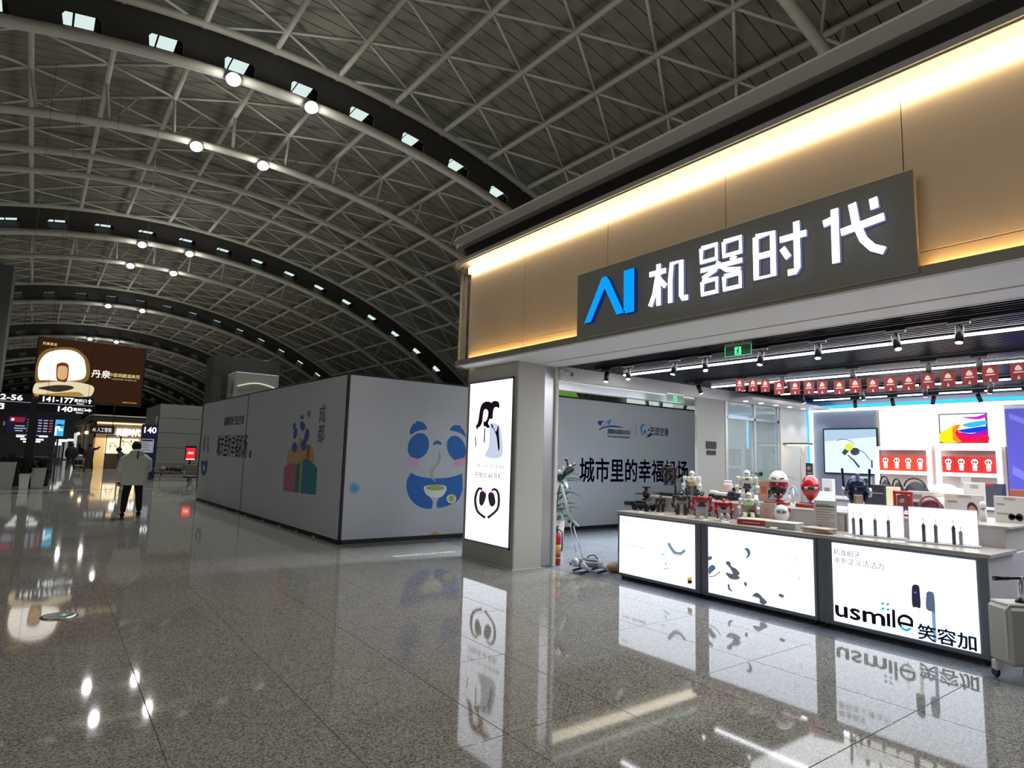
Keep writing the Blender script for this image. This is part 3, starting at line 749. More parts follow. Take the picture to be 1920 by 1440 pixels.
# bunting: red flags on a string across the shop
fx = lambda px, py, z: at(px, py, 2, z)
fl = [(1387, 727), (1412, 727), (1435, 728), (1461, 732), (1491, 732), (1517, 731), (1542, 731), (1574, 731), (1604, 728), (1637, 727), (1670, 724), (1704, 722), (1740, 719), (1778, 715), (1818, 710), (1857, 705), (1910, 700)]
fw_ = [16, 17, 17, 19, 19, 20, 20, 21, 23, 23, 25, 26, 27, 28, 30, 31, 32]
m_flag = mat('7c1e25', .6); m_pale = mat('d9b3a6', .6)
ST = Pl((7.6, 0, 0), (0, -1, 0), (-1, 0, 0)); sp = []
fproto = None
for i, ((px, py), w) in enumerate(zip(fl, fw_)):
    X = 8.6-1.2*i/16; pl = Pl((X, 0, 0), (0, -1, 0), (-1, 0, 0)); a, b = pl.px(px, py)
    wd = abs(pl.px(px+w/2, py)[0]-pl.px(px-w/2, py)[0])*.98; hh = wd*1.0+.02 if i > 8 else wd*.95
    hh = abs(pl.px(px, py-13-w*.22)[1]-pl.px(px, py+w*.35+1)[1])
    tp = pl.px(px, py-13-w*.22)[1]
    t = thing('bunting_flag', 'dark red paper flag with pale print, %s on the string counted from the pillar' % ORD[i], 'flag', (X, -a, tp), 'red flags on the string', rz=0)
    z0 = tp-hh
    printed(pl, 'sheet', [[(a-wd/2, z0), (a+wd/2, z0), (a+wd/2, tp), (a-wd/2, tp)]], m_flag, t, 0, False, .002)
    cz = z0+hh*.62
    printed(pl, 'print', [sm([(a-wd*.2, cz-hh*.05), (a-wd*.17, cz+hh*.12), (a, cz+hh*.25), (a+wd*.17, cz+hh*.12), (a+wd*.2, cz-hh*.05)], 3), stroke2([(a-wd*.3, cz-hh*.17), (a+wd*.3, cz-hh*.17)], hh*.07), [(a-wd*.1, z0+hh*.05), (a+wd*.1, z0+hh*.05), (a, z0+hh*.28)]], m_pale, t, .003, False)
    sp.append(pl.p(a, tp, 0))
sp = [V((8.7, sp[0].y+.5, 3.0))]+sp+[V((7.3, sp[-1].y-.6, 3.0))]
st = thing('bunting_string', 'thin string across the shop ceiling that carries the red flags', 'string', sp[0])
obj('cord', MB().tube(sp, .003, 5), m_dark, st)

# ================================================================== HOARDING
m_fab = mat('c3c9d2', .7, 0, .02, 1.2, bump=.15)
m_edge = mat('14141a', .5)
ho = thing('hoarding', 'tall white fabric hoarding printed with blue cartoon pandas round a closed corner', 'hoarding', (4.32, 10.9, 0))
obj('front_sheet', MB().box(4.35, 14.62, 10.90, 10.94, .075, 3.075), m_fab, ho)
obj('bottom_edge', MB().box(4.31, 14.62, 10.885, 10.96, 0, .075, b=.004), m_edge, ho)
obj('top_edge', MB().box(4.31, 14.62, 10.89, 10.96, 3.075, 3.11), m_edge, ho)
obj('corner_post', MB().box(4.305, 4.35, 10.885, 10.94, 0, 3.11, b=.003), m_edge, ho)
dx, dy = 3.91-4.32, 21.92-10.94; dl = math.hypot(dx, dy); DV = V((dx/dl, dy/dl, 0)); NV = V((-DV.y, DV.x, 0))
SP = Pl((4.31, 10.93, 0), (-DV.x, -DV.y, 0), NV)      # a runs towards the camera, so a = -L
def sidebox(name, l0, l1, z0, z1, th, m):
    mb = MB(); SP.shape(mb, [(-l0, z0), (-l1, z0), (-l1, z1), (-l0, z1)], -th, th); return obj(name, mb, m, ho)
sidebox('side_sheet', 0, 6.15, .075, 3.075, .03, m_fab); sidebox('side_sheet', 6.21, 11.0, .075, 3.06, .03, m_fab)
o = sidebox('bottom_edge', 0, 11.0, 0, .075, .045, m_edge); sidebox('top_edge', 0, 11.0, 3.075, 3.105, .045, m_edge); sidebox('door_gap', 6.15, 6.21, 0, 3.1, .035, m_edge)
obj('end_sheet', MB().box(3.9, 14.6, 21.93, 21.97, 0, 3.05), m_fab, ho)
for k in range(9):
    l = 1.2+k*1.05+rnd.uniform(-.3, .3)
    q = MB(); SP.shape(q, [(-l, .0), (-l-.12, .0), (-l-.1, .025), (-l-.02, .018)], .001, .004); obj('torn_tape', q, m_white, ho)
q = MB(); SP.shape(q, [(-5.75, 1.44), (-5.55, 1.44), (-5.55, 1.62), (-5.75, 1.62)], 0, .004); obj('notice', q, mat('a02a28', .5), ho)
q = MB(); SP.shape(q, [(-5.52, 1.30), (-5.40, 1.30), (-5.40, 1.60), (-5.52, 1.60)], 0, .004); obj('notice', q, m_white, ho)
FP = Pl((0, 10.898, 0), (1, 0, 0), (0, -1, 0))
m_blue = mat('1264b8', .6); m_pink = mat('d9a9c2', .6); m_navy = mat('1c2a78', .6); m_green = mat('9fb44a', .6); m_sky = mat('2f9bd8', .6)
def c2(pts): return [(340+x/3.4286, 640+y/3.4286) for x, y in pts]
def pf(nm, m, *sh, off=0): return printed(FP, nm, [c2(s_) for s_ in sh], m, ho, off)
pf('print_ear', m_blue, sm([(1472, 600), (1472, 565), (1488, 535), (1510, 522), (1506, 512), (1545, 518), (1570, 540), (1578, 566), (1540, 570), (1505, 583)]))
pf('print_ear', m_blue, sm([(1727, 570), (1740, 548), (1762, 538), (1800, 545), (1796, 553), (1815, 572), (1830, 618), (1800, 594), (1765, 580)]))
pf('print_eye', m_blue, ell(1524, 673, 66, 86, 22)); pf('print_eye', m_blue, ell(1768, 688, 58, 84, -18))
pf('print_nose', m_blue, sm([(1621, 668), (1622, 648), (1645, 637), (1668, 648), (1671, 665), (1645, 660)]))
pf('print_cheek', m_pink, sm([(1450, 765), (1460, 748), (1485, 746), (1510, 754), (1530, 772), (1528, 793), (1500, 800), (1465, 790)]), off=.002)
pf('print_cheek', m_pink, sm([(1745, 790), (1760, 765), (1790, 755), (1822, 752), (1830, 785), (1800, 802), (1765, 805)]), off=.002)
pf('print_body', m_blue, [(1475, 845)]+sm([(1475, 845), (1520, 866), (1600, 879), (1700, 878), (1760, 866), (1805, 850)], 4, False)+sm([(1808, 900), (1806, 960), (1780, 1020), (1740, 1045), (1700, 1062), (1650, 1072), (1580, 1076), (1520, 1058), (1470, 1010), (1448, 950), (1450, 890)], 4, False))
pf('print_belly_gap', m_fab, sm([(1612, 1080), (1616, 1030), (1600, 1000), (1655, 1000), (1640, 1040), (1643, 1078)]), off=.002)
pf('print_cup', mat('e6e8ea', .6), sm([(1560, 935), (1590, 925), (1630, 922), (1680, 925), (1702, 935), (1700, 965), (1670, 1000), (1620, 1005), (1580, 990), (1562, 962)]), off=.003)
pf('print_tea', m_green, ell(1632, 942, 60, 17), off=.005)
pf('print_steam', mat('9fb3ab', .6), sm([(1655, 700), (1668, 740), (1655, 790), (1622, 830), (1620, 875), (1636, 903), (1606, 880), (1604, 835), (1645, 780), (1655, 735)]), off=.004)
pf('print_cookie', mat('dfe3c0', .6), ell(1735, 1012, 33, 30, 0, 9), off=.006); pf('print_cookie_heart', m_green, ell(1735, 1010, 17, 20), off=.008)
pf('print_yellow', mat('d0a024', .6), [(1590, 1253), (1600, 1240), (1630, 1222), (1668, 1240), (1668, 1251)])
# blurred sticker
pf('print_blot', mat('7fb4dc', .7), ell(1112, 945, 34, 34)); pf('print_blot_core', mat('5aa0d6', .7), ell(1112, 945, 18, 18), off=.002)
text(ho, 'lettering', '城市里的幸福机场', m_navy, FP, 10.15, 1.10, 4.05, .58, bold=.028)
a, b = FP.px(1201, 822)
text(ho, 'small_lettering', '巴适空港', m_navy, FP, 12.66, 2.33, .72, .21, bold=.02)
text(ho, 'small_lettering', '成都双流国际机场', m_navy, FP, 11.06, 2.29, .80, .12, bold=.02)
text(ho, 'tiny_lettering', 'CHENGDU SHUANGLIU INTERNATIONAL AIRPORT', m_navy, FP, 11.06, 2.20, .80, .045, bold=.01)
def c5(pts): return [(1040+x/6.857, 680+y/6.857) for x, y in pts]
def pg(nm, m, *sh, off=0): return printed(FP, nm, [c5(s_) for s_ in sh], m, ho, off)
pg('print_wing', m_navy, sm([(555, 765), (575, 750), (640, 752), (610, 770), (590, 810), (565, 790)])); pg('print_wing', m_sky, sm([(595, 825), (650, 780), (690, 742), (728, 733), (715, 775), (700, 798), (680, 795), (690, 770), (660, 785)]))
pg('print_arc', m_navy, sm([(580, 850), (640, 822), (740, 808), (820, 818), (890, 842), (820, 834), (730, 828), (640, 840), (570, 870)]))
pg('print_rule', mat('5f78a8', .6), [(1043, 795), (1047, 795), (1047, 930), (1043, 930)])
pg('print_face_edge', m_sky, sm([(1108, 880), (1103, 830), (1120, 792), (1155, 790), (1165, 800), (1135, 815), (1125, 850), (1130, 900), (1150, 945), (1125, 925)]))
pg('print_eye_patch', m_blue, ell(1160, 890, 14, 24)); pg('print_eye_patch', m_blue, ell(1208, 865, 12, 16)); pg('print_chin', m_navy, sm([(1180, 922), (1215, 920), (1245, 900), (1240, 940), (1200, 960), (1170, 952), (1205, 942)]))
pg('print_ear_line', mat('d8b892', .6), stroke2(sm([(1175, 805), (1195, 790), (1222, 800), (1235, 840)], 4, False), 8))
# prints on the side sheets
def c6(pts): return [(340+x/4, 680+y/4) for x, y in pts]
def ps(nm, m, *sh, off=.001): return printed(SP, nm, [c6(s_) for s_ in sh], m, ho, off)
ps('print_blue_patch', mat('4a63a6', .7), sm([(893, 420), (905, 390), (918, 418)])); 
for pts in (ell(910, 475, 19, 36, -8), ell(856, 530, 14, 42, 8), ell(849, 475, 11, 26, 12), sm([(938, 500), (958, 505), (957, 560), (935, 600), (920, 580)]), ell(850, 635, 20, 38), ell(918, 620, 22, 40)): ps('print_blue_patch', mat('4a63a6', .7), pts, off=.003)
ps('print_heart', mat('b06a62', .7), sm([(945, 372), (952, 357), (958, 368), (968, 362), (970, 385), (955, 418)]))
ps('print_cakes', mat('c9a77c', .7), sm([(805, 650), (870, 640), (880, 580), (905, 565), (940, 610), (975, 625), (995, 690), (985, 770), (900, 780), (800, 770)]))
ps('print_pink_bag', mat('bb7486', .7), [(765, 960), (772, 790), (800, 755), (862, 760), (855, 972)], off=.004)
ps('print_teal_bag', mat('3f8292', .7), [(853, 972), (862, 770), (945, 712), (1020, 790), (1008, 992)], off=.005)
ps('print_ribbon', mat('a9b95a', .7), [(882, 975), (896, 740), (912, 735), (896, 975)], off=.007)
ps('print_brown', mat('9a6a48', .7), [(938, 700), (948, 615), (965, 625), (960, 715)], off=.007)
text(ho, 'lettering', '成\n都', mat('4c5456', .7), SP, -1.26, 1.82, .33, .75, bold=.0)
text(ho, 'lettering', '城市里的幸福机场', mat('4c5560', .7), SP, -8.97, 1.42, 3.0, .62, bold=.02)
text(ho, 'small_lettering', '成都机场 巴适空港', mat('5c666e', .7), SP, -8.4, 2.3, 1.95, .25, bold=.02)
for pts in (ell(180, 560, 8, 20), ell(203, 575, 8, 22), ell(172, 620, 9, 50, 6), ell(200, 640, 8, 42)): ps('print_grey_patch', mat('7e8aa0', .7), pts)
ps('print_shirt', mat('38599c', .7), sm([(150, 735), (172, 742), (195, 730), (192, 810), (172, 848), (152, 830)])); ps('print_shirt_mark', m_white, ell(170, 790, 7, 22), off=.004)

# things seen over the hoarding
bo = struct('pillar_booth'); 
obj('shaft', MB().box(4.75, 7.2, 25.5, 27, 0, 5.2), mat('343836', .7), bo)
bt = thing('booth', 'white promotional booth with a pink print standing behind the hoarding', 'booth', (5.9, 24.4, 0))
obj('body', MB().box(5.22, 6.76, 24.0, 25.3, 0, 4.46, b=.02), mat('b9bdb8', .6), bt)
obj('light_arc', MB().tube([(5.3+1.4*i/12, 23.985, 3.93+.16*math.sin(PI*i/12)) for i in range(13)], .02, 6), glow('fff3dc', .8), bt)
obj('pink_print', MB().ball((5.2, 24.5, 4.0), (.01, .22, .32)), mat('c78a96', .6), bt)
obj('floral_panel', MB().box(4.72, 4.74, 24.0, 25.5, 3.2, 4.3), mat('55504f', .7, 0, .8, 9), bt)
gc = at(1050, 735, 1, 13.4)
gp = thing('balloon', 'large lime green rounded display topping the hoarding behind the pillar', 'display', (10.6, 13, 3.2))
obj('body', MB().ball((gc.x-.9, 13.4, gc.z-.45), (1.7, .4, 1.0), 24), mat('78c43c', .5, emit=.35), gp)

w2 = struct('window_2')
for i, (xa, xb_) in enumerate(((1176, 1222), (1224, 1234), (1236, 1262), (1264, 1308))):
    a, b = at(xa, 780, 1, 20), at(xb_, 735, 1, 20)
    obj('pane', MB().box(a.x, b.x, 20, 20.05, 2.8, b.z), glow('cfe2d8', .85 if i != 3 else .5), w2)
    obj('strut', MB().tube([(b.x, 19.9, 2.6), (b.x+(-.5, .1, .9, .1)[i], 19.9, 4.6)], .09, 8), m_steel, w2)
a = at(1085, 735, 1, 20); obj('plate_wall', MB().box(a.x-2, a.x+3.2, 20.2, 20.3, 2.6, 5.2), mat('7f7f76', .7), w2)
for i in range(7): obj('rib', MB().box(a.x-1+i*.45, a.x-.94+i*.45, 20.12, 20.2, 2.6, 5.2), m_steel, w2)
obj('beam', MB().tube([(a.x+1.2, 19.8, 3.15), (a.x+6, 19.8, 4.0)], .12, 8), m_steel, w2)

# ================================================================== FRONT COUNTER
m_top = mat('b5aea6', .35, 0, .04, 20); m_base = mat('141a26', .4); m_cf = mat('6f7480', .45, .2)
ys = (6.235, 4.835, 3.39, 1.90)
ad = ('nearest the side opening, lit silver jewellery advert', 'in the middle, lit advert of scattered jewels', 'at the luggage end, lit electric toothbrush advert')
CP = Pl((6.552, 0, 0), (0, -1, 0), (-1, 0, 0))
for k in range(3):
    ya, yb = ys[k]-.01, ys[k+1]+.01
    c = thing('counter_unit', 'grey display counter unit %s' % ad[k], 'counter', (6.9, (ya+yb)/2, 0), 'lit counter units in a row')
    obj('body', MB().box(6.57, 7.86, yb, ya, .06, .895, b=.006), mat('c9c6cc', .5), c)
    obj('front_frame', MB().box(6.553, 6.57, yb, ya, .055, .895), m_cf, c)
    obj('plinth', MB().box(6.66, 7.8, yb+.02, ya-.02, 0, .06), m_base, c)
    obj('worktop', MB().box(6.53, 7.24, yb-(.012 if k < 2 else .03), ya+(.008 if k else .03), .90, .935, b=.004), m_top, c)
    obj('upper_step', MB().box(7.19, 7.86, yb+(.0 if k < 2 else .03), ya, .90, 1.115, b=.004), mat('c9c4c2', .5), c)
    obj('upper_top', MB().box(7.16, 7.9, yb-.005, ya+.005, 1.115, 1.14, b=.004), m_top, c)
    for y in (ya-.05, yb+.05): obj('foot', MB().tube([(6.60, y, .06), (6.60, y, 0)], [.022, .013], 8), m_base, c)
    la, lb_ = ya-(.035, .10, .15)[k], yb+(.08, .03, .085)[k]
    mb = MB(); CP.shape(mb, [(-la, .095), (-lb_, .095), (-lb_, .870), (-la, .870)], .0, .006); obj('lit_panel', mb, glow('e9f1ff', 2.2), c)
    D2 = .0075
    def c7(pts): return [(1140+x/4.571, 930+y/4.571) for x, y in pts]
    def pc(nm, m, *sh, off=0): return printed(CP, nm, [s_ for s_ in sh], m, c, D2+off)
    g1, g2, g3 = glow('7f9cb4', .9), glow('6c7588', .7), glow('a9bccf', 1.0)
    if k == 0:
        pc('print_silver', g1, c7(stroke2(sm([(520, 400), (545, 445), (580, 485), (630, 490), (665, 460)], 4, False), [6]+[24]*15+[6]*1))); pc('print_shade', g3, c7(stroke2(sm([(522, 425), (548, 470), (590, 512), (640, 505)], 4, False), 8)), off=.001)
        for q in ([(462, 492), (478, 500), (492, 488), (490, 500), (475, 508), (464, 506)], [(498, 565), (508, 560), (500, 592), (485, 590), (495, 582)], [(475, 622), (528, 612), (528, 620), (478, 630)]): pc('print_piece', glow('8fa0ae', .9), c7(q))
        pc('print_badge', glow('d8c22a', .9), c7([(684, 697), (722, 697), (722, 722), (686, 722)])); pc('print_badge_base', glow('2b2c22', .6), c7([(686, 722), (722, 722), (722, 750), (686, 750)]))
        textpx(c, 'lettering', '新年', g2, CP, 1168, 979, 1180, 975, off=D2); textpx(c, 'lettering', '不是一般的音质', g2, CP, 1169, 1023, 1212, 1018, off=D2)
    elif k == 1:
        for q in (sm([(1172, 455), (1190, 444), (1212, 455), (1224, 485), (1215, 515), (1198, 530), (1185, 527), (1200, 500), (1190, 470)]), sm([(862, 520), (893, 517), (893, 540), (868, 552), (862, 545)]), sm([(868, 610), (905, 590), (925, 620), (895, 650), (870, 672)]), stroke2(sm([(870, 690), (920, 682), (965, 645)], 4, False), 9)): pc('print_charm', glow('5d7690', .8), c7(q))
        for q in (sm([(1012, 575), (1030, 557), (1052, 570), (1060, 600), (1105, 625), (1133, 665), (1118, 680), (1135, 700), (1110, 716), (1060, 712), (1030, 690), (1012, 655), (1070, 665), (1050, 620)]), sm([(1030, 760), (1045, 757), (1050, 790), (1075, 822), (1035, 800)]), sm([(1168, 740), (1190, 740), (1195, 768), (1178, 770)]), sm([(1465, 842), (1490, 838), (1512, 855), (1500, 872), (1470, 858)]),
                  sm([(1240, 855), (1270, 828), (1300, 838), (1330, 870), (1365, 905), (1345, 930), (1305, 915), (1300, 880), (1262, 865)])): pc('print_charm', g2, c7(q))
        for q in ([(1577, 485), (1582, 485), (1582, 520), (1577, 520)], [(1605, 525), (1612, 525), (1612, 555), (1607, 555)], [(1640, 690), (1648, 690), (1642, 730), (1636, 730)], [(1565, 672), (1572, 672), (1572, 684), (1565, 684)]): pc('print_faint', g3, c7(q))
    else:
        def c8(pts): return [(1520+x/4.3625, 960+y/4.3625) for x, y in pts]
        textpx(c, 'lettering', '精准刷牙', glow('6f7480', .6), CP, 1564, 1040, 1613, 1028, off=D2); textpx(c, 'lettering', '重新定义清洁力', glow('6f7480', .6), CP, 1565, 1055, 1658, 1043, off=D2)
        dk = glow('1b1826', .5)
        textpx(c, 'lettering', 'usm', dk, CP, 1568, 1154, 1659, 1136, h=.105, off=D2, bold=.03)
        a0, b0 = CP.px(1571, 1158)
        a0 = CP.px(1568, 1155)[0]
        o = c.children[-1]; 
        pc('print_i', dk, c8([(624, 828), (652, 832), (656, 938), (628, 932)])); pc('print_l', dk, c8([(668, 795), (692, 800), (698, 948), (672, 942)]))
        pc('print_e', dk, c8([(712, 890), (842, 918), (842, 942), (738, 918), (752, 930), (748, 946), (722, 925)]), c8(stroke2(sm([(724, 905), (728, 868), (760, 848), (800, 858), (828, 885), (830, 925)], 4, False), 23)))
        for q in ((592, 748), (634, 754), (594, 790), (636, 797)): pc('print_dot', glow('28b4d8', 1.0), c8(ell(*q, 12, 11)))
        pc('print_smile', glow('28b4e8', 1.0), c8([(727, 925)]+sm([(727, 925), (745, 955), (785, 975), (815, 968), (833, 945)], 4, False)+sm([(815, 945), (785, 955), (755, 942)], 4, False)), off=.002)
        textpx(c, 'lettering', '笑容加', glow('16253c', .6), CP, 1723, 1197, 1831, 1170, h=.135, off=D2+.005, bold=.035)
        pc('print_brush', glow('3c3f52', .6), c8(sm([(830, 640), (838, 600), (862, 592), (888, 605), (896, 650), (902, 775), (870, 778), (835, 765)])), off=.001)
        pc('print_brush', glow('6a7f98', .7), c8(sm([(948, 680), (958, 652), (985, 650), (1012, 675), (1022, 820), (1000, 815), (950, 790)])), off=.001)
        pc('print_handle', glow('d9dde8', 1.3), c8([(868, 778), (898, 778), (910, 1030), (885, 1030)]), off=-.001); pc('print_handle', glow('7fa6cc', 1.0), c8([(992, 815), (1022, 820), (1034, 1058), (1005, 1050)]), off=-.001); pc('print_handle', glow('dfe2ea', 1.6), c8([(768, 770), (782, 772), (796, 1000), (778, 998)]), off=-.001)
        pc('print_blue_display', glow('6a6ae8', .9), c8([(848, 650), (870, 650), (870, 665), (848, 665)]), off=.003)

# ================================================================== TOYS ON THE COUNTER
def bot(label, loc, h, rz, c1, c2, c3_, c4_, sit=False, wheels=True, helmet=False, wide=1.0, plane_='x'):
    """generic jointed toy robot, modelled about its feet, facing local -Y"""
    t = thing('toy_robot', label, 'toy robot', loc, rz=R(rz), local=True); k = h
    M1, M2, M3, M4 = (mat(c, .3, .1) for c in (c1, c2, c3_, c4_)); w = wide
    hip = .30 if sit else .46
    for s in (-1, 1):
        mb = MB()
        if sit:
            mb.cbox((s*.12*k*w, -.14*k, .26*k), (.13*k, .34*k, .14*k), b=.02*k); mb.cbox((s*.13*k*w, -.31*k, .14*k), (.13*k, .12*k, .26*k), b=.02*k)
            mb.cbox((s*.13*k*w, -.36*k, .03*k), (.15*k, .22*k, .06*k), b=.015*k)
        else:
            mb.cbox((s*.12*k*w, 0, .36*k), (.11*k, .12*k, .20*k), b=.02*k); mb.cbox((s*.14*k*w, .0, .18*k), (.15*k, .16*k, .25*k), b=.025*k); mb.cbox((s*.14*k*w, -.04*k, .03*k), (.16*k, .26*k, .06*k), b=.015*k)
            mb.cbox((s*.14*k*w, -.09*k, .22*k), (.10*k, .04*k, .10*k), b=.01*k)
        obj('leg', mb, M2, t)
        mb = MB(); mb.cbox((s*.26*k*w, 0, .72*k), (.15*k, .18*k, .16*k), b=.03*k); mb.cbox((s*.28*k*w, -.01*k, .57*k), (.09*k, .11*k, .18*k), (0, s*.1, 0), .02*k)
        mb.cbox((s*.30*k*w, -.08*k, .42*k), (.12*k, .15*k, .2*k), (.5, s*.05, 0), .02*k); mb.cbox((s*.30*k*w, -.13*k, .31*k), (.08*k, .08*k, .08*k), b=.02*k)
        obj('arm', mb, M1, t)
        if wheels:
            mb = MB(); 
            for z in (.14, .28): mb.lathe([(.055*k, -.02*k), (.06*k, 0), (.055*k, .03*k)], (s*.235*k*w, .04*k, z*k), 12, 'x')
            obj('wheel', mb, mat('101013', .5), t)
    mb = MB(); mb.cbox((0, 0, .68*k), (.36*k*w, .22*k, .22*k), b=.04*k); mb.cbox((0, -.10*k, .72*k), (.26*k*w, .06*k, .11*k), b=.015*k); mb.cbox((0, .12*k, .66*k), (.22*k, .08*k, .26*k), b=.02*k)
    obj('chest', mb, M1, t)
    mb = MB(); mb.cbox((0, 0, .54*k), (.2*k, .15*k, .12*k), b=.02*k); mb.cbox((0, 0, (hip)*k), (.26*k*w, .17*k, .09*k), b=.02*k); obj('waist', mb, M3, t)
    mb = MB()
    if helmet: mb.ball((0, -.01*k, .90*k), (.105*k, .11*k, .11*k), 14)
    else:
        mb.cbox((0, 0, .88*k), (.13*k, .14*k, .14*k), b=.03*k); mb.cbox((0, 0, .96*k), (.03*k, .10*k, .05*k), b=.01*k)
        for s in (-1, 1): mb.cbox((s*.075*k, .01*k, .92*k), (.02*k, .06*k, .12*k), b=.008*k)
    hd = obj('head', mb, M4, t)
    mb = MB(); mb.cbox((0, -.10*k if helmet else -.073*k, .89*k), (.12*k if helmet else .09*k, .03*k, .035*k), b=.008*k); obj('visor', mb, mat('d8e6f0' if not helmet else '2a2d38', .2), hd)
    mb = MB(); mb.cbox((0, -.136*k, .72*k), (.10*k, .02*k, .05*k), b=.004*k); obj('chest_badge', mb, M3, t)
    return t
P2 = lambda px, py, z: at(px, py, 2, z)
zc, zt = .936, 1.141
bot('black and red robot toy held up on a curved stand over the upper step', (7.42, 6.02, 1.30), .34, -68, '321417', '14161d', '2a2d36', '23252e')
stt = thing('display_stand', 'black curved stand that holds up the black and red robot', 'stand', (7.5, 6.0, zt))
obj('foot', MB().lathe([(.09, 0), (.09, .012), (.02, .02)], (7.56, 6.02, zt), 18), m_black, stt); obj('mast', MB().tube([(7.56, 6.02, zt+.01), (7.55, 6.02, 1.30), (7.50, 6.02, 1.50), (7.47, 6.02, 1.52)], [.016, .014, .012, .010], 8), m_black, stt)
bot('robot toy with a white helmet and arms and gold collar on the step', (7.55, 5.72, zt), .38, -62, 'e6e2de', '33302e', 'b3903f', 'f2f0ee', wide=1.0, helmet=True)
bot('large black robot toy standing beside the white helmeted one', (6.98, 5.46, zc), .33, -60, '1c1b20', '15161a', '8d6a48', '17181d', wide=1.15)
bot('slim black robot toy between the toy gun carriage and the large black robot', (7.02, 5.86, zc), .25, -62, '17181c', '121318', '2c2e36', '1a1b20', wide=.8)
bot('red toy robot with silver legs and black wheels standing by the counter seam', (6.80, 5.00, zc), .35, -60, 'a81a26', 'b9b9c0', '202536', '1e1e2c', wide=1.1)
bot('crouching smaller red toy robot with silver shins at the counter edge', (6.80, 4.68, zc), .29, -45, 'b01c26', 'c9c3bf', '22263a', 'a81d25', sit=True, wide=1.1)
bot('sitting white toy robot with a green collar and clear dome', (7.0, 4.46, zc), .36, -58, 'd8dcd4', 'dfe0da', '6fae3a', 'd9e4dc', sit=True, helmet=True, wheels=False)
bot('standing white toy robot with dark chest on the step, arm stretched out', (7.6, 4.86, zt), .42, -58, 'd2cdc0', 'd9d4c8', '3b3a40', 'e4e6e6', helmet=True, wheels=False)
# black toy gun carriage and camera
t = thing('toy_gun_carriage', 'black wheeled toy gun carriage at the open end of the counter', 'toy', (6.95, 6.12, zc))
c0 = V((6.93, 6.10, zc))
obj('body', MB().cbox(c0+V((0, 0, .075)), (.12, .34, .05), b=.01).cbox(c0+V((0, .05, .12)), (.09, .16, .05), b=.01), m_black, t)
for s in (-1, 1):
    for q in (-.12, .10): obj('wheel', MB().lathe([(.05, -.015), (.055, 0), (.05, .015)], c0+V((s*.065, q, .055)), 16, 'x'), m_black, t)
obj('barrel', MB().tube([c0+V((-.02, .08, .10)), c0+V((-.04, .30, .085))], [.045, .038], 14), m_black, t)
t = thing('toy_turret', 'black toy turret with a short barrel and flat cap on the carriage', 'toy', (7.05, 6.1, 1.08))
c0 = V((7.02, 6.12, zc+.145))
obj('ring', MB().lathe([(.06, 0), (.06, .02), (.04, .03)], c0, 14), m_black, t); obj('turret', MB().ball(c0+V((0, 0, .09)), (.055, .06, .065), 12), m_black, t)
obj('cap', MB().cbox(c0+V((0, 0, .185)), (.07, .10, .025), b=.006).cbox(c0+V((0, 0, .165)), (.03, .03, .03)), m_black, t); obj('barrel', MB().tube([c0+V((-.02, .03, .09)), c0+V((-.05, .16, .085))], .011, 8), m_black, t)
t = thing('toy_rifle', 'long black toy rifle lying on the step behind the black robots', 'toy', (7.3, 5.9, zt))
obj('stock', MB().cbox((7.32, 5.92, zt+.03), (.04, .42, .05), b=.01).cbox((7.32, 5.80, zt+.02), (.03, .06, .04)), m_black, t); obj('barrel', MB().tube([(7.32, 6.1, zt+.035), (7.32, 6.26, zt+.035)], .01, 8), m_black, t)
def truck(label, x, y, z, L, body, cab, rz=0):
    t = thing('toy_truck', label, 'toy truck', (x, y, z), rz=R(rz), local=True)
    obj('chassis', MB().cbox((0, 0, .05), (.10, L, .03), b=.006), m_black, t); obj('cab', MB().cbox((0, -L*.32, .095), (.10, L*.28, .075), b=.015), mat(cab, .3), t); obj('load_bed', MB().cbox((0, L*.16, .085), (.10, L*.6, .05), (.08, 0, 0), .01), mat(body, .3), t)
    for s in (-1, 1):
        for q in (-.33, .12, .36): obj('wheel', MB().lathe([(.028, -.01), (.032, 0), (.028, .01)], (s*.055, q*L, .034), 12, 'x'), mat('1c1c20', .5), t)
    return t
truck('black toy pickup truck with a white cover on the step behind the red robots', 7.50, 5.14, zt, .28, 'e6e6e8', '1b1b20', 20)
truck('orange and yellow toy truck with a white load beside the black truck', 7.72, 5.42, zt, .20, 'f4efe6', 'e8871c', 10)
t = thing('toy_model', 'pink and white toy castle shaped block with red base on the step', 'toy', (7.8, 5.25, zt))
obj('block', MB().cbox((7.74, 5.25, zt+.14), (.09, .12, .18), b=.02), mat('efd3d0', .5), t); obj('base', MB().cbox((7.74, 5.25, zt+.025), (.12, .17, .05), b=.01), mat('c2272c', .4), t)
for s in (-.04, 0, .04): obj('tower', MB().tube([(7.74, 5.25+s, zt+.22), (7.74, 5.25+s, zt+.27)], .018, 8), mat('f3dcda', .5), t)
t = thing('boxed_toy', 'dark display box with a lit label behind the black toy truck', 'box', (7.75, 5.0, zt))
obj('box', MB().box(7.70, 7.80, 4.93, 5.16, zt, zt+.17, b=.004), mat('1b1a28', .3), t); obj('label_sheet', MB().box(7.695, 7.70, 4.97, 5.10, zt+.10, zt+.15), glow('e8ecf4', 1.1), t); obj('picture', MB().box(7.695, 7.70, 4.96, 5.13, zt+.02, zt+.09), mat('4a4f70', .4), t)
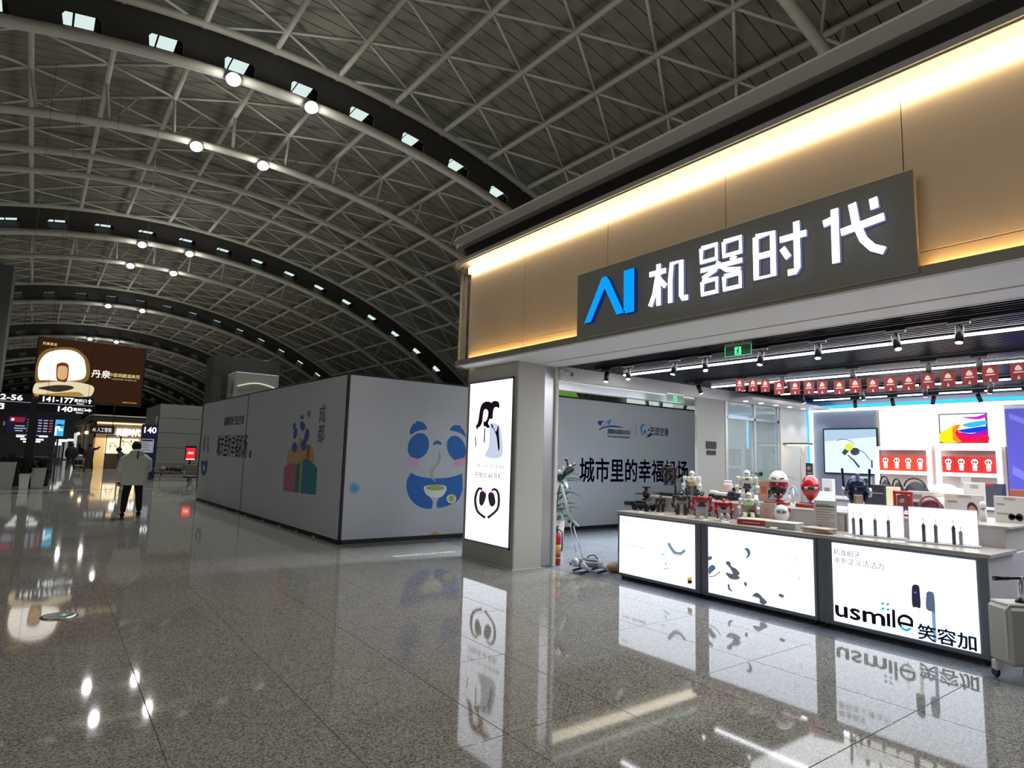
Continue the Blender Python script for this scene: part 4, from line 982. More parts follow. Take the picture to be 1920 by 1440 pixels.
# helmets (plain, generic)
def helmet_at(label, c, sx, cols, rz, face=True):
    t = thing('display_helmet', label, 'helmet', c, rz=R(rz), local=True)
    def shell(p):
        q = V(p); 
        if q.z < 0: q.x *= 1-.35*(-q.z)**1.5; q.y *= 1-.25*(-q.z)**1.5
        return q
    obj('shell', MB().ball((0, 0, 0), (sx*.82, sx, sx*1.18), 24, shell), mat(cols[0], .18, coat=.7), t)
    return t
h1 = helmet_at('white and crimson display helmet with an open dark face on the step', (7.58, 4.40, 1.385), .148, ('a01a38',), -62)
obj('brow', MB().ball((0, -.02, .045), (.124, .148, .145), 20, lambda p: V((p.x, p.y, max(p.z, .0)))), mat('e4e1dc', .25, coat=.4), h1)
obj('face_opening', MB().ball((0, -.055, -.05), (.10, .10, .085), 16), m_black, h1)
obj('brow_slot', MB().cbox((-.045, -.15, .09), (.06, .02, .014), (0, .25, -.2), .004).cbox((.045, -.15, .09), (.06, .02, .014), (0, -.25, .2), .004), mat('5a1418', .3), h1)
obj('chin', MB().cbox((0, -.115, -.135), (.11, .05, .03), (-.3, 0, 0), .01), mat('a01a38', .2, coat=.6), h1)
obj('chin_stud', MB().ball((-.03, -.15, -.11), .012, 8).ball((.03, -.15, -.11), .012, 8), m_white, h1)
h2 = helmet_at('glossy plain red display helmet with narrow grey visor on the step', (7.58, 3.98, 1.375), .135, ('c31520',), -60)
obj('visor_band', MB().ball((0, -.018, .0), (.108, .128, .05), 20, lambda p: V((p.x, min(p.y, 0), p.z))), mat('2a1418', .25), h2)
obj('visor_lens', MB().ball((.045, -.118, .0), (.032, .022, .018), 12).ball((-.045, -.118, .0), (.032, .022, .018), 12), mat('a9aeb2', .2), h2)
for j, (hh, yy, rd) in enumerate(((h1, 4.40, .17), (h2, 3.98, .17))):
    s = thing('helmet_stand', ('red box base carrying the white and crimson helmet', 'red box base carrying the plain red helmet')[j], 'stand', (7.56, yy, zt))
    obj('base', MB().cbox((7.54, yy, zt+.025), (.2, .27, .05), (0, 0, .15), .012), mat('a5121c', .3, coat=.5), s); obj('top_plate', MB().cbox((7.54, yy, zt+.054), (.13, .18, .01), (0, 0, .15), .003), mat('4a4648', .4), s)
    obj('post', MB().tube([(7.57, yy, zt+.05), (7.58, yy, zt+.09)], .02, 8), m_alu, s)
h3 = thing('display_bust', 'navy blue robot bust with two upright fins behind the price card', 'display', (7.55, 3.42, zt), rz=R(-58), local=True)
mn = mat('1c2448', .25, .4, coat=.4); ms = mat('b6bac4', .3, .6)
obj('skull', MB().ball((0, 0, .24), (.115, .13, .17), 18), mn, h3); obj('brow', MB().cbox((0, -.10, .31), (.12, .06, .08), (-.3, 0, 0), .015), mn, h3); obj('crest', MB().cbox((0, -.09, .38), (.035, .10, .09), (-.25, 0, 0), .01), mat('5b6aa0', .25, .4), h3)
for s in (-1, 1):
    obj('fin', MB().cbox((s*.135, .02, .36), (.022, .06, .26), (0, s*.05, 0), .006), mn, h3); obj('ear_disc', MB().lathe([(.06, 0), (.05, .03)], (s*.12-(.03 if s < 0 else 0), 0, .22), 16, 'x'), ms, h3); obj('cheek', MB().cbox((s*.085, -.09, .17), (.03, .07, .13), (0, s*.2, 0), .01), mn, h3)
obj('face_plate', MB().cbox((0, -.105, .14), (.10, .05, .13), b=.02), mat('a89a84', .35, .4), h3); obj('neck', MB().tube([(0, 0, 0), (0, 0, .12)], [.09, .06], 14), mat('2a2422', .4), h3)
# white round robot
t = thing('learning_robot', 'white egg shaped learning robot with two round grey eyes', 'toy robot', (7.0, 4.03, zc), rz=R(-62), local=True)
wm = mat('efece8', .3, coat=.3)
obj('body', MB().ball((0, 0, .14), (.085, .075, .105), 20), wm, t); obj('foot', MB().lathe([(.075, 0), (.07, .015), (.04, .03)], (0, 0, 0), 20), wm, t); obj('face', MB().ball((0, -.045, .165), (.062, .036, .04), 16), mat('9aa3aa', .3), t)
for s in (-1, 1): obj('eye', MB().ball((s*.026, -.078, .165), (.016, .008, .018), 12), mat('5d6870', .2), t)
obj('ear_tab', MB().ball((.085, 0, .19), (.012, .03, .03), 8), mat('b5333a', .4), t)
def card(name, label, cat, c, w, h, rz, col, tilt=.12, th=.02, prints=()):
    t = thing(name, label, cat, c, rz=R(rz), local=True); T = Matrix.Rotation(-tilt, 4, 'X')
    obj('sheet', MB().box(-w/2, w/2, 0, th, 0, h, T, .003 if th > .01 else 0), mat(*col) if isinstance(col, tuple) else mat(col, .5), t)
    for nm, m, (x0, x1, z0, z1) in prints: obj(nm, MB().box(x0*w/2, x1*w/2, -.003, 0, z0*h, z1*h, T), m, t)
    return t
gr = mat('8d8884', .6); pk = mat('c98a86', .5)
card('toy_carton', 'pinkish carton with a red toy picture leaning on the step', 'box', (7.04, 4.45, zc), .17, .24, -80, 'b9a2a0', .05, .05, (('picture', mat('9a4a4c', .5), (-.5, .5, .25, .62)), ('picture_eye', m_white, (-.2, .1, .4, .52)), ('price_tag', m_white, (.6, .85, .85, .95))))
card('toy_carton', 'pinkish carton with a circle drawing beside the red toy picture carton', 'box', (7.05, 4.24, zc), .18, .25, -80, 'bcaaa6', .05, .05, (('picture', pk, (-.6, .3, .3, .62)), ('picture', mat('a9918c', .5), (-.4, .1, .62, .74)), ('price_tag', mat('a8876a', .5), (.7, .88, .3, .42))))
card('text_stand', 'tall pale card printed with lines of text standing on the counter', 'card', (6.96, 3.50, zc), .23, .33, -70, 'c5c2bc', .12, .008, tuple(('text_line', gr, (-.8, .8 if i % 3 else .4, .86-i*.085, .885-i*.085)) for i in range(9))+(('heading', mat('5c5856', .6), (-.8, .75, .80, .84)), ('code_square', gr, (-.6, -.35, .12, .2))))
t = thing('game_box', 'flat red and cream box lying on the counter edge', 'box', (6.80, 4.22, zc)); obj('box', MB().cbox((6.80, 4.25, zc+.028), (.26, .34, .055), (0, 0, .25), .004), mat('a82a34', .4), t); obj('lid', MB().cbox((6.80, 4.25, zc+.063), (.27, .35, .012), (0, 0, .25), .003), mat('d8c6b2', .5), t); obj('printed_band', MB().cbox((6.665, 4.22, zc+.03), (.004, .2, .012), (0, 0, .25)), mat('e0a8a8', .5), t)
t = thing('flat_box', 'flat pale green box in front of the egg shaped robot', 'box', (6.78, 3.86, zc)); obj('box', MB().cbox((6.76, 3.86, zc+.03), (.24, .34, .058), (0, 0, .12), .004), mat('b5bdb4', .5), t); obj('lid', MB().cbox((6.76, 3.86, zc+.066), (.245, .345, .012), (0, 0, .12), .003), mat('d3d2c8', .5), t)
for j, (rz, c) in enumerate(((.35, 'c9a084'), (.2, 'c7b8a4'), (.05, 'a88c74'), (-.12, 'cfc0b0'))):
    t = thing('booklet', 'booklet with %s cover in the fanned pile by the price card' % ('an orange', 'a cream', 'a brown', 'a pale')[3-j], 'booklet', (6.74, 3.45, zc+.012*j)); obj('pages', MB().cbox((6.74, 3.46, zc+.008+.0125*j), (.20, .30, .010), (0, 0, rz), .002), mat(c, .5), t)
for j, (x, y) in enumerate(((6.62, 5.86), (6.62, 5.52), (6.60, 5.12), (6.60, 4.8), (6.60, 4.52), (6.60, 3.9), (6.62, 3.1), (6.62, 2.62))):
    t = thing('price_tag', 'small white price tag lying at the counter edge before the %s' % ('gun carriage', 'large black robot', 'standing red robot', 'crouching red robot', 'sitting white robot', 'green box', 'first lit panel', 'second lit panel')[j], 'tag', (x, y, zc)); obj('tag', MB().cbox((x, y, zc+.008), (.05, .09, .006), (0, -.3, rnd.uniform(-.3, .3)), .001), m_white, t)
# lit toothbrush displays
for j, (y0, y1, x0, x1) in enumerate(((3.19, 2.72, 6.84, 6.98), (2.62, 2.10, 6.86, 7.0))):
    a = V((x0, y0, 0)); b = V((x1, y1, 0)); r = (b-a).normalized(); nn = V((r.y, -r.x, 0)); nn = nn if nn.x < 0 else -nn
    p = Pl((a.x, a.y, 0), r, nn); L = (b-a).length; hh = .325 if j == 0 else .335
    t = thing('brush_display', 'glowing white panel with four %s toothbrushes standing on the counter' % ('slim dark', 'thick grey')[j], 'light box', (x0, (y0+y1)/2, zc))
    mb = MB(); p.shape(mb, [(0, zc+.02), (L, zc+.02), (L, zc+hh), (0, zc+hh)], 0, .004); obj('lit_sheet', mb, glow('ffffff', 2.0), t)
    mb = MB(); p.shape(mb, [(-.006, zc+.014), (L+.006, zc+.014), (L+.006, zc+hh+.006), (-.006, zc+hh+.006)], -.02, .018); obj('casing', mb, mat('b8b0c4', .4), t)
    mb = MB(); p.shape(mb, [(-.02, zc), (L+.02, zc), (L+.02, zc+.014), (-.02, zc+.014)], -.09, .16); obj('tray', mb, mat('e8e6ea', .3), t)
    for q, (fa, fc) in enumerate((((.10, '8890a0'), (.24, '3c4254'), (.50, '6a7280'), (.74, '6a7280')), ((.22, '4a5264'), (.40, '6d7684'), (.66, '3a4660'), (.76, '9aa6b2')))[j]):
        br = thing('toothbrush', '%s electric toothbrush, %s on the %s glowing panel' % (('dark', 'grey')[q % 2], ('first from the toys', 'second from the toys', 'third from the toys', 'last before the luggage')[q], ('first', 'second')[j]), 'toothbrush', p.p(fa*L, zc+.03, .03))
        s_ = .75 if (j and q == 3) else 1
        b0 = p.p(fa*L, zc+.015, .028); obj('handle', MB().tube([b0, b0+V((0, 0, .13*s_)), b0+V((0, 0, .15*s_)), b0+V((0, 0, .175*s_))], [.016, .016, .018, .006], 12), mat(fc, .3), br); obj('neck', MB().tube([b0+V((0, 0, .175*s_)), b0+V((0, 0, .21*s_))], .0028, 6), m_white, br)
        obj('bristle_head', MB().tube([b0+V((0, 0, .205*s_)), b0+V((0, 0, .222*s_))], .0048, 6), m_white, br)

# ================================================================== INSIDE THE SHOP
m_table = mat('dcd9d8', .4)
def table(label, x0, x1, y0, y1, z):
    t = thing('display_table', label, 'table', ((x0+x1)/2, (y0+y1)/2, 0))
    obj('tabletop', MB().box(x0, x1, y0, y1, z-.04, z, b=.006), m_table, t); obj('cabinet', MB().box(x0+.05, x1-.05, y0+.05, y1-.05, .05, z-.041, b=.006), mat('c4c2c6', .5), t); obj('kick', MB().box(x0+.1, x1-.1, y0+.1, y1-.1, 0, .05), m_base, t)
    return t
table('white display table directly behind the front counter', 8.75, 9.55, 1.2, 4.9, 1.0)
table('low white display table in the middle of the shop', 10.4, 11.4, 1.2, 6.3, .95)
table('white display table before the lit back shelves', 12.3, 13.2, 1.2, 6.6, 1.05)
TZ = {8: 1.0, 10: .95, 12: 1.05}
def onp(px, py, x): return at(px, py, 0, x)
def prod(name, label, cat, px0, px1, pyb, pyt, x, z, build):
    """product standing at the spot of the shop seen between these pixels on the vertical plane x"""
    a, b = onp(px0, pyb, x), onp(px1, pyb, x); h = onp((px0+px1)/2, pyt, x).z-z; y = (a.y+b.y)/2; w = abs(a.y-b.y)
    t = thing(name, label, cat, (x, y, z)); build(t, V((x, y, z)), w, max(.04, h)); return t
def b_box(col, extra=None, d=.08, emit=0):
    def f(t, c, w, h):
        obj('body', MB().box(c.x, c.x+d, c.y-w/2, c.y+w/2, c.z, c.z+h, b=.006), mat(col, .4, emit=emit), t)
        if extra:
            for nm, m, (a0, a1, b0, b1) in extra: obj(nm, MB().box(c.x-.003, c.x, c.y+w/2-a1*w, c.y+w/2-a0*w, c.z+b0*h, c.z+b1*h), m, t)
    return f
gt = mat('8f8a86', .5); sk = mat('c58f76', .5); hr = mat('4a2a1e', .5)
def b_sign(word, face=True, ph=.72):
    def f(t, c, w, h):
        obj('card', MB().box(c.x, c.x+.02, c.y-w/2, c.y+w/2, c.z, c.z+h, b=.004), mat('dcd6cf', .5), t)
        p = Pl((c.x-.001, 0, 0), (0, -1, 0), (-1, 0, 0)); a = -c.y-w/2
        text(t, 'lettering', word, gt, p, a+w*.33, c.z+h*.86, w*.36, h*.09, thick=.001, off=.001)
        for i, (l, q) in enumerate(((.3, .66), (.42, .3))): obj('text_line', MB().box(c.x-.003, c.x, c.y+w/2-l*w-.04*w, c.y+w/2-.08*w, c.z+q*h, c.z+(q+.05)*h), gt, t)
        if face:
            printed(p, 'print_hair', [ell(a+w*ph, c.z+h*.40, w*.13, h*.30, 10)], hr, t, .001, False); printed(p, 'print_face', [ell(a+w*ph, c.z+h*.32, w*.105, h*.24, 10)], sk, t, .003, False)
        else: printed(p, 'print_massager', [ell(a+w*.55, c.z+h*.22, w*.11, h*.13), ell(a+w*.8, c.z+h*.22, w*.12, h*.15), [(a+w*.5, c.z+h*.16), (a+w*.85, c.z+h*.14), (a+w*.85, c.z+h*.28), (a+w*.5, c.z+h*.29)]], mat('2a2022', .4), t, .001, False)
    return f
prod('advert_card', 'cream advert card with a face and small brand lettering behind the second glowing panel', 'card', 1772, 1846, 968, 927, 7.75, zt, b_sign('conssu'))
prod('advert_card', 'taller cream advert card with a face further back', 'card', 1809, 1850, 970, 905, 9.0, 1.0, b_sign('conssu', True, .7))
prod('advert_card', 'wide cream advert card with a dark massager at the frame edge', 'card', 1866, 1925, 985, 931, 7.78, zt, b_sign('conssu', False))
prod('advert_header', 'narrow pale header strip with brand lettering over the red gadgets', 'sign', 1702, 1752, 932, 921, 8.0, 1.27, b_sign('conssu', False) if False else b_box('d6d0ca', (('lettering_line', gt, (.1, .55, .3, .7)),), .02))
def b_gadget(col, dark):
    def f(t, c, w, h):
        M, N = mat(col, .35), mat(dark, .4)
        obj('frame', MB().cbox(c+V((.02, w*.42, h*.5)), (.04, w*.14, h), b=.01).cbox(c+V((.02, -w*.42, h*.45)), (.04, w*.12, h*.9), b=.01).cbox(c+V((.02, 0, h*.92)), (.04, w, h*.14), b=.01), M, t)
        obj('core', MB().cbox(c+V((.03, 0, h*.58)), (.05, w*.62, h*.5), b=.012), N, t); obj('knob', MB().tube([c+V((-.02, 0, h*.6)), c+V((.01, 0, h*.6))], w*.12, 12), m_alu, t); obj('foot', MB().cbox(c+V((.02, 0, .01)), (.09, w*1.05, .02), b=.005), M, t)
    return f
prod('massage_device', 'red frame massage device behind the first glowing panel', 'gadget', 1675, 1712, 972, 920, 7.42, zt, b_gadget('c23a34', '8e4a48'))
def b_mass(t, c, w, h):
    obj('shell', MB().ball(c+V((.05, 0, h*.42)), (.06, w*.5, h*.42), 16), mat('7a3c44', .4), t); obj('arch', MB().tube([c+V((0, w*.42*math.cos(PI*i/8), h*.5+h*.45*math.sin(PI*i/8))) for i in range(9)], w*.06, 8), mat('b0727a', .4), t); obj('foot', MB().cbox(c+V((.04, 0, .012)), (.1, w*.8, .024), b=.005), mat('4a2a30', .4), t)
prod('massage_device', 'rounded dull red neck massager behind the second glowing panel', 'gadget', 1722, 1768, 972, 928, 7.42, zt, b_mass)
def b_fan(t, c, w, h):
    obj('column', MB().tube([c, c+V((0, 0, h*.6))], [w*.4, w*.22], 12), mat('d9d4d0', .4), t); obj('head', MB().ball(c+V((0, 0, h*.8)), (w*.4, w*.5, h*.2), 12), mat('ece8e4', .4), t); obj('dark_ring', MB().lathe([(w*.36, 0), (w*.36, .01)], c+V((0, 0, h*.62)), 12), gt, t)
prod('handheld_massager', 'white handheld massager standing upright beside the cream cards', 'gadget', 1838, 1852, 985, 940, 7.6, zt, b_fan)
def b_bag(col):
    def f(t, c, w, h):
        obj('bag', MB().ball(c+V((.12, 0, h*.42)), (.13, w*.5, h*.5), 16, lambda p: V((p.x, p.y*(1-.15*p.z), max(p.z, -.84)))), mat(col, .5, 0, .3, 20), t); obj('strap', MB().tube([c+V((.05, w*.35*math.cos(PI*i/8), h*.75+h*.25*math.sin(PI*i/8))) for i in range(9)], .012, 6), m_black, t)
    return f
prod('bag', 'black leather bag lying on the middle table under the lit shelves', 'bag', 1685, 1742, 922, 897, 11.05, .95, b_bag('2b2b2e'))
prod('vr_headset', 'black headset with a bright reflection on the middle table', 'headset', 1644, 1668, 912, 893, 10.6, .95, b_bag('2a2234'))
prod('drone_case', 'small black camera drone beside the headset', 'gadget', 1668, 1690, 915, 898, 10.75, .95, b_bag('202024'))
def b_flat(col):
    def f(t, c, w, h):
        for i in range(3): obj('layer', MB().ball(c+V((.15, rnd.uniform(-.02, .02), h*(.2+.3*i))), (.16, w*.5, h*.22), 14), mat(col, .6), t)
    return f
prod('neck_pillow', 'stack of folded cream cushions on the middle table', 'cushion', 1737, 1792, 932, 908, 9.4, 1.0, b_flat('e4e0d2'))
prod('white_bag', 'bright white bag lying before the folded cushions', 'bag', 1774, 1810, 935, 917, 9.2, 1.0, b_flat('f2f1ee'))
prod('gift_box', 'cream box with rounded corners between the navy head and the bag', 'box', 1662, 1684, 945, 913, 9.2, 1.0, b_box('e3d6ae', None, .1))
prod('black_case', 'wide black case on the table behind the navy head', 'case', 1600, 1658, 938, 908, 9.3, 1.0, b_box('24252a', (('lid_line', gt, (.02, .98, .7, .73)),), .2))
prod('tablet', 'pale tablet with a dark picture on a thin stand', 'tablet', 1610, 1634, 908, 894, 10.5, 1.22, b_box('b9bfc2', (('screen', mat('2a2d36', .2), (.3, .9, .1, .9)),), .01))
t = thing('tablet_stand', 'thin white stand carrying the pale tablet', 'stand', onp(1630, 930, 10.52)); c = onp(1630, 930, 10.53); obj('mast', MB().tube([(c.x, c.y, .95), (c.x, c.y, 1.22)], .012, 8), m_white, t); obj('foot', MB().lathe([(.09, 0), (.08, .012)], (c.x, c.y, .951), 14), m_white, t)
prod('laptop', 'open laptop with a bright screen behind the standing white robot', 'laptop', 1398, 1436, 942, 915, 9.0, 1.0, b_box('7f8794', (('screen', glow('e8f2ff', 1.4), (.3, .62, .15, .6)),), .012))
prod('white_box', 'white box with a small printed panel at the wall corner', 'box', 1541, 1561, 922, 898, 10.6, .95, b_box('d9d7d6', (('panel', gt, (.25, .75, .4, .7)),), .1))
prod('price_card', 'small blank card on the table behind the navy head', 'card', 1601, 1620, 935, 921, 9.0, 1.0, b_box('d5dcdd', (('text_line', gt, (.1, .8, .55, .65)),), .01))
prod('white_machine', 'low white machine glowing at the far end of the table', 'gadget', 1520, 1550, 940, 922, 9.2, 1.0, b_box('e9eef8', None, .25))
prod('amber_globe', 'small dark globe with an amber base beside the navy head', 'ornament', 1601, 1614, 946, 931, 8.0, 1.09, b_mass)
prod('paper_card', 'orange cardboard tag held before the white and crimson helmet', 'tag', 1424, 1440, 925, 902, 7.45, 1.21, b_box('d99a78', (('print', mat('b87452', .5), (.2, .8, .3, .7)),), .004))
t = thing('tag_stand', 'thin clip stand under the orange cardboard tag', 'stand', (7.46, onp(1432, 925, 7.45).y, zt)); yy = onp(1432, 925, 7.45).y; obj('rod', MB().tube([(7.46, yy, zt), (7.46, yy, 1.215)], .004, 6), m_alu, t); obj('foot', MB().lathe([(.025, 0), (.02, .006)], (7.46, yy, zt), 12), m_alu, t)
prod('headphones_card', 'white headphones on a pale stand behind the red helmet', 'headphones', 1480, 1496, 945, 912, 8.8, 1.0, lambda t, c, w, h: (obj('band', MB().tube([c+V((0, w*.5*math.cos(PI*i/8), h*.6+h*.4*math.sin(PI*i/8))) for i in range(9)], .012, 6), mat('9fb6d0', .4), t), obj('cup', MB().ball(c+V((0, w*.5, h*.5)), (.03, .02, .05), 10), m_white, t), obj('stand', MB().tube([c, c+V((0, 0, h*.95))], .012, 8), m_alu, t)))
prod('boxed_set', 'dark shelf box with a red lid near the purple banner', 'box', 1848, 1880, 930, 907, 12.6, 1.05, b_box('3a3e46', (('red_lid', mat('a02834', .4), (0, .5, .9, 1)), ('label', gt, (.5, .8, .1, .5))), .2))
prod('boxed_set', 'brown toy box at the frame edge before the purple banner', 'box', 1893, 1925, 935, 918, 11.0, .95, b_box('8a4a34', (('dark_base', m_black, (0, 1, 0, .5)),), .2))
prod('printed_card', 'grey printed card standing on the lowest lit shelf', 'card', 1802, 1822, 915, 895, 12.8, 1.05, b_box('b9b4b2', (('text_line', gt, (.1, .9, .7, .8)), ('text_line', gt, (.1, .6, .4, .5))), .01))
# floor lamp with a flat bar head and roll-up stand
lp = onp(1506, 930, 13.0)
t = thing('floor_lamp', 'grey floor lamp with a long flat glowing head by the white wall', 'lamp', (13.0, lp.y, 0)); y = lp.y; zh = onp(1490, 834, 13.0).z
obj('pole', MB().tube([(13, y, 0), (13, y, zh)], .045, 12), mat('b9b0ac', .4), t); obj('base', MB().lathe([(.18, 0), (.17, .02)], (13, y, 0), 20), m_alu, t)
ya, yb = onp(1471, 834, 13.0).y, onp(1522, 834, 13.0).y
obj('head', MB().box(12.92, 13.08, yb, ya, zh, zh+.045, b=.012), mat('77716e', .4), t); obj('diffuser', MB().box(12.94, 13.06, yb+.08, ya-.08, zh-.012, zh), glow('ffeccc', 5), t)
p = onp(1523, 905, 12.2); t = thing('roll_up_sign', 'narrow black sign with pale lettering on the corner by the floor lamp', 'sign', (13.5, p.y*13.5/12.6, 0)); P_ = Pl((13.5, 0, 0), (0, -1, 0), (-1, 0, 0)); a0 = P_.px(1511, 868); a1 = P_.px(1524, 868)
printed(P_, 'sheet', [[(a0[0], .9), (a1[0], .9), (a1[0], a0[1]), (a0[0], a0[1])]], mat('26252a', .5), t, 0, False, .01); printed(P_, 'edge', [[(a1[0], .9), (a1[0]+.04, .9), (a1[0]+.04, a0[1]), (a1[0], a0[1])]], m_white, t, 0, False, .01)
printed(P_, 'print', [ell(a0[0]+.07, a0[1]-.11, .045, .045), [(a0[0]+.03, a0[1]-.24), (a1[0]-.02, a0[1]-.24), (a1[0]-.02, a0[1]-.2), (a0[0]+.03, a0[1]-.2)]], gt, t, .012, False); obj('post', MB().box(13.505, 13.53, -a1[0]+.0, -a0[0], 0, .9), m_alu, t)

def leafmesh(L, w, droop, curl=0):
    mb = MB(); n = 6; pts = []
    for i in range(n+1):
        t = i/n; ww = w*math.sin(PI*min(1, t*.92+.06))**.8*(1-.25*t)
        x = L*t; z = L*.25*t-droop*L*t*t
        pts.append([(x, -ww, z+.15*ww), (x, 0, z-.12*ww), (x, ww, z+.15*ww)])
    vs = [p for r in pts for p in r]; fs = []
    for i in range(n):
        for k in (0, 1): fs.append([i*3+k, i*3+k+1, (i+1)*3+k+1, (i+1)*3+k])
    mb.add(vs, fs, True); return mb
def plant(label, c, h, nleaf, spread, pot_h, pot_r, L=.35, seed=1):
    r = random.Random(seed); t = thing('potted_plant', label, 'plant', c)
    obj('pot', MB().lathe([(pot_r*.75, 0), (pot_r, pot_h), (pot_r*.9, pot_h)], c, 20), m_white, t)
    g = mat('24452c', .35, 0, .25, 8); ms_ = []
    for k in range(3): m = leafmesh(L*(.8+.2*k), L*.17, .3+.25*k).mesh('leaf'); m.materials.append(g); ms_.append(m)
    st = MB()
    for i in range(5):
        a = i*1.26; st.tube([V(c)+V((0, 0, pot_h*.9)), V(c)+V((math.cos(a)*.03, math.sin(a)*.03, h*.5)), V(c)+V((math.cos(a)*spread*.3, math.sin(a)*spread*.3, h*.85))], [.012, .01, .006], 6)
    obj('stem', st, g, t)
    for i in range(nleaf):
        o = bpy.data.objects.new('leaf', r.choice(ms_)); COL.objects.link(o); o.parent = t
        a = i*2.399; z = pot_h+(h-pot_h)*(i+.5)/nleaf; q = spread*.3*(z/h)
        o.location = (math.cos(a)*q, math.sin(a)*q, z*.96); o.rotation_euler = (0, r.uniform(-.7, .15), a)
    return t
plant('leafy green plant in a white pot half hidden by the pillar jamb', (7.75, 8.98, 0), 1.5, 34, .42, .5, .19, .42, 3)
plant('leafy green plant before the glass wall behind the toys', (11.25, 6.85, 0), 1.5, 26, .35, .45, .18, .42, 5)

# telescope on its tripod
t = thing('telescope', 'black and silver telescope on a tall tripod beside the plant', 'telescope', (7.3, 7.9, 0))
c = at(1050, 905, 1, 7.85); c = V((c.x, 7.85, 1.28))
tk = at(1067, 880, 1, 7.85)
for q in ((7.14, 7.54, 0), (7.72, 8.35, 0), (6.75, 8.35, 0)):
    q = V(q); mid = c.lerp(q, .55)
    lg = obj('leg', MB().tube([c, mid], .014, 8), m_alu, t); obj('lower_leg', MB().tube([mid, q], .009, 8), m_alu, lg); obj('clamp', MB().tube([mid+V((0, 0, .03)), mid-V((0, 0, .03))], .024, 8), m_black, lg)
obj('mount', MB().cbox(c+V((0, 0, .05)), (.08, .08, .12), b=.015), m_black, t); obj('mount_arm', MB().cbox(c+V((.02, -.01, .17)), (.05, .07, .14), (0, .4, 0), .01).ball(c+V((-.02, 0, .14)), .04, 10), mat('b9bcc2', .3, .6), t)
d = V((.75, 0, .55)).normalized(); tc = V((tk.x, 7.85, tk.z))
obj('tube', MB().tube([tc-d*.22, tc-d*.1, tc, tc+d*.05], [.05, .052, .075, .075], 16), m_black, t); obj('eyepiece', MB().tube([tc+d*.05, tc+d*.17], .022, 10).tube([tc+V((-.02, 0, .05)), tc+V((-.06, 0, .15))], .014, 8), m_black, t); obj('focus_knob', MB().ball(tc+V((-.065, 0, .16)), .03, 10), m_black, t)

# fire extinguisher by the jamb
t = thing('fire_extinguisher', 'red fire extinguisher with a yellow label standing by the jamb', 'extinguisher', (6.52, 7.50, 0)); c = V((6.52, 7.50, 0)); rd = mat('b01a22', .3)
obj('cylinder', MB().lathe([(.06, 0), (.065, .02), (.065, .42), (.05, .47), (.02, .50)], c, 20), rd, t); obj('label_band', MB().lathe([(.0655, .16), (.0655, .31)], c, 20), mat('c9a23c', .4), t); obj('white_line', MB().lathe([(.0656, .10), (.0656, .112)], c, 20), m_white, t)
obj('valve', MB().tube([c+V((0, 0, .5)), c+V((0, 0, .56))], .018, 8).cbox(c+V((-.02, 0, .57)), (.1, .02, .02), (0, -.3, 0)), m_black, t); obj('hose', MB().tube([c+V((.02, -.01, .54)), c+V((.08, -.03, .50)), c+V((.085, -.03, .3)), c+V((.075, -.03, .2))], .01, 8), m_black, t)

# grey robot dog lying at the counter end
t = thing('robot_dog', 'grey and black robot dog resting on the floor at the counter end', 'robot dog', (6.5, 6.75, 0), rz=R(-18), local=True)
gm = mat('8a8f96', .3, .3); gl = mat('c2c6cb', .3, .2)
obj('body', MB().cbox((0, 0, .13), (.34, .15, .10), (0, .1, 0), .03).cbox((.02, 0, .185), (.2, .12, .03), (0, .1, 0), .012), gm, t); obj('head', MB().ball((-.22, 0, .15), (.06, .075, .065), 14).cbox((-.27, 0, .13), (.05, .08, .05), b=.01), gl, t); obj('face', MB().cbox((-.295, 0, .135), (.01, .06, .03), b=.003), m_black, t)
obj('handle', MB().tube([(-.05, 0, .19), (0, 0, .24), (.08, 0, .25), (.14, 0, .19)], .009, 8), m_black, t)
for sx in (-1, 1):
    for s in (-1, 1):
        lg = obj('leg', MB().ball((sx*.14, s*.10, .12), (.05, .03, .05), 12).tube([(sx*.14, s*.115, .12), (sx*.14+.10, s*.125, .05)], [.032, .024], 10), gl if s < 0 else gm, t)
        obj('shin', MB().tube([(sx*.14+.10, s*.125, .05), (sx*.14-.04, s*.125, .02)], [.02, .016], 8), m_black, lg); obj('foot', MB().ball((sx*.14-.05, s*.125, .018), .018, 8), m_black, lg)
t = thing('paper_bag', 'crumpled tan bag on the floor behind the robot dog', 'bag', (6.95, 6.66, 0)); obj('bag', MB().ball((6.95, 6.6, .07), (.22, .12, .08), 14, lambda p: V((p.x*(1+.1*math.sin(9*p.y)), p.y, max(p.z, -.85)))), mat('8a7462', .6, 0, .2, 12), t); obj('tag', MB().cbox((6.9, 6.5, .13), (.1, .06, .004), (.4, 0, 0)), m_white, t)

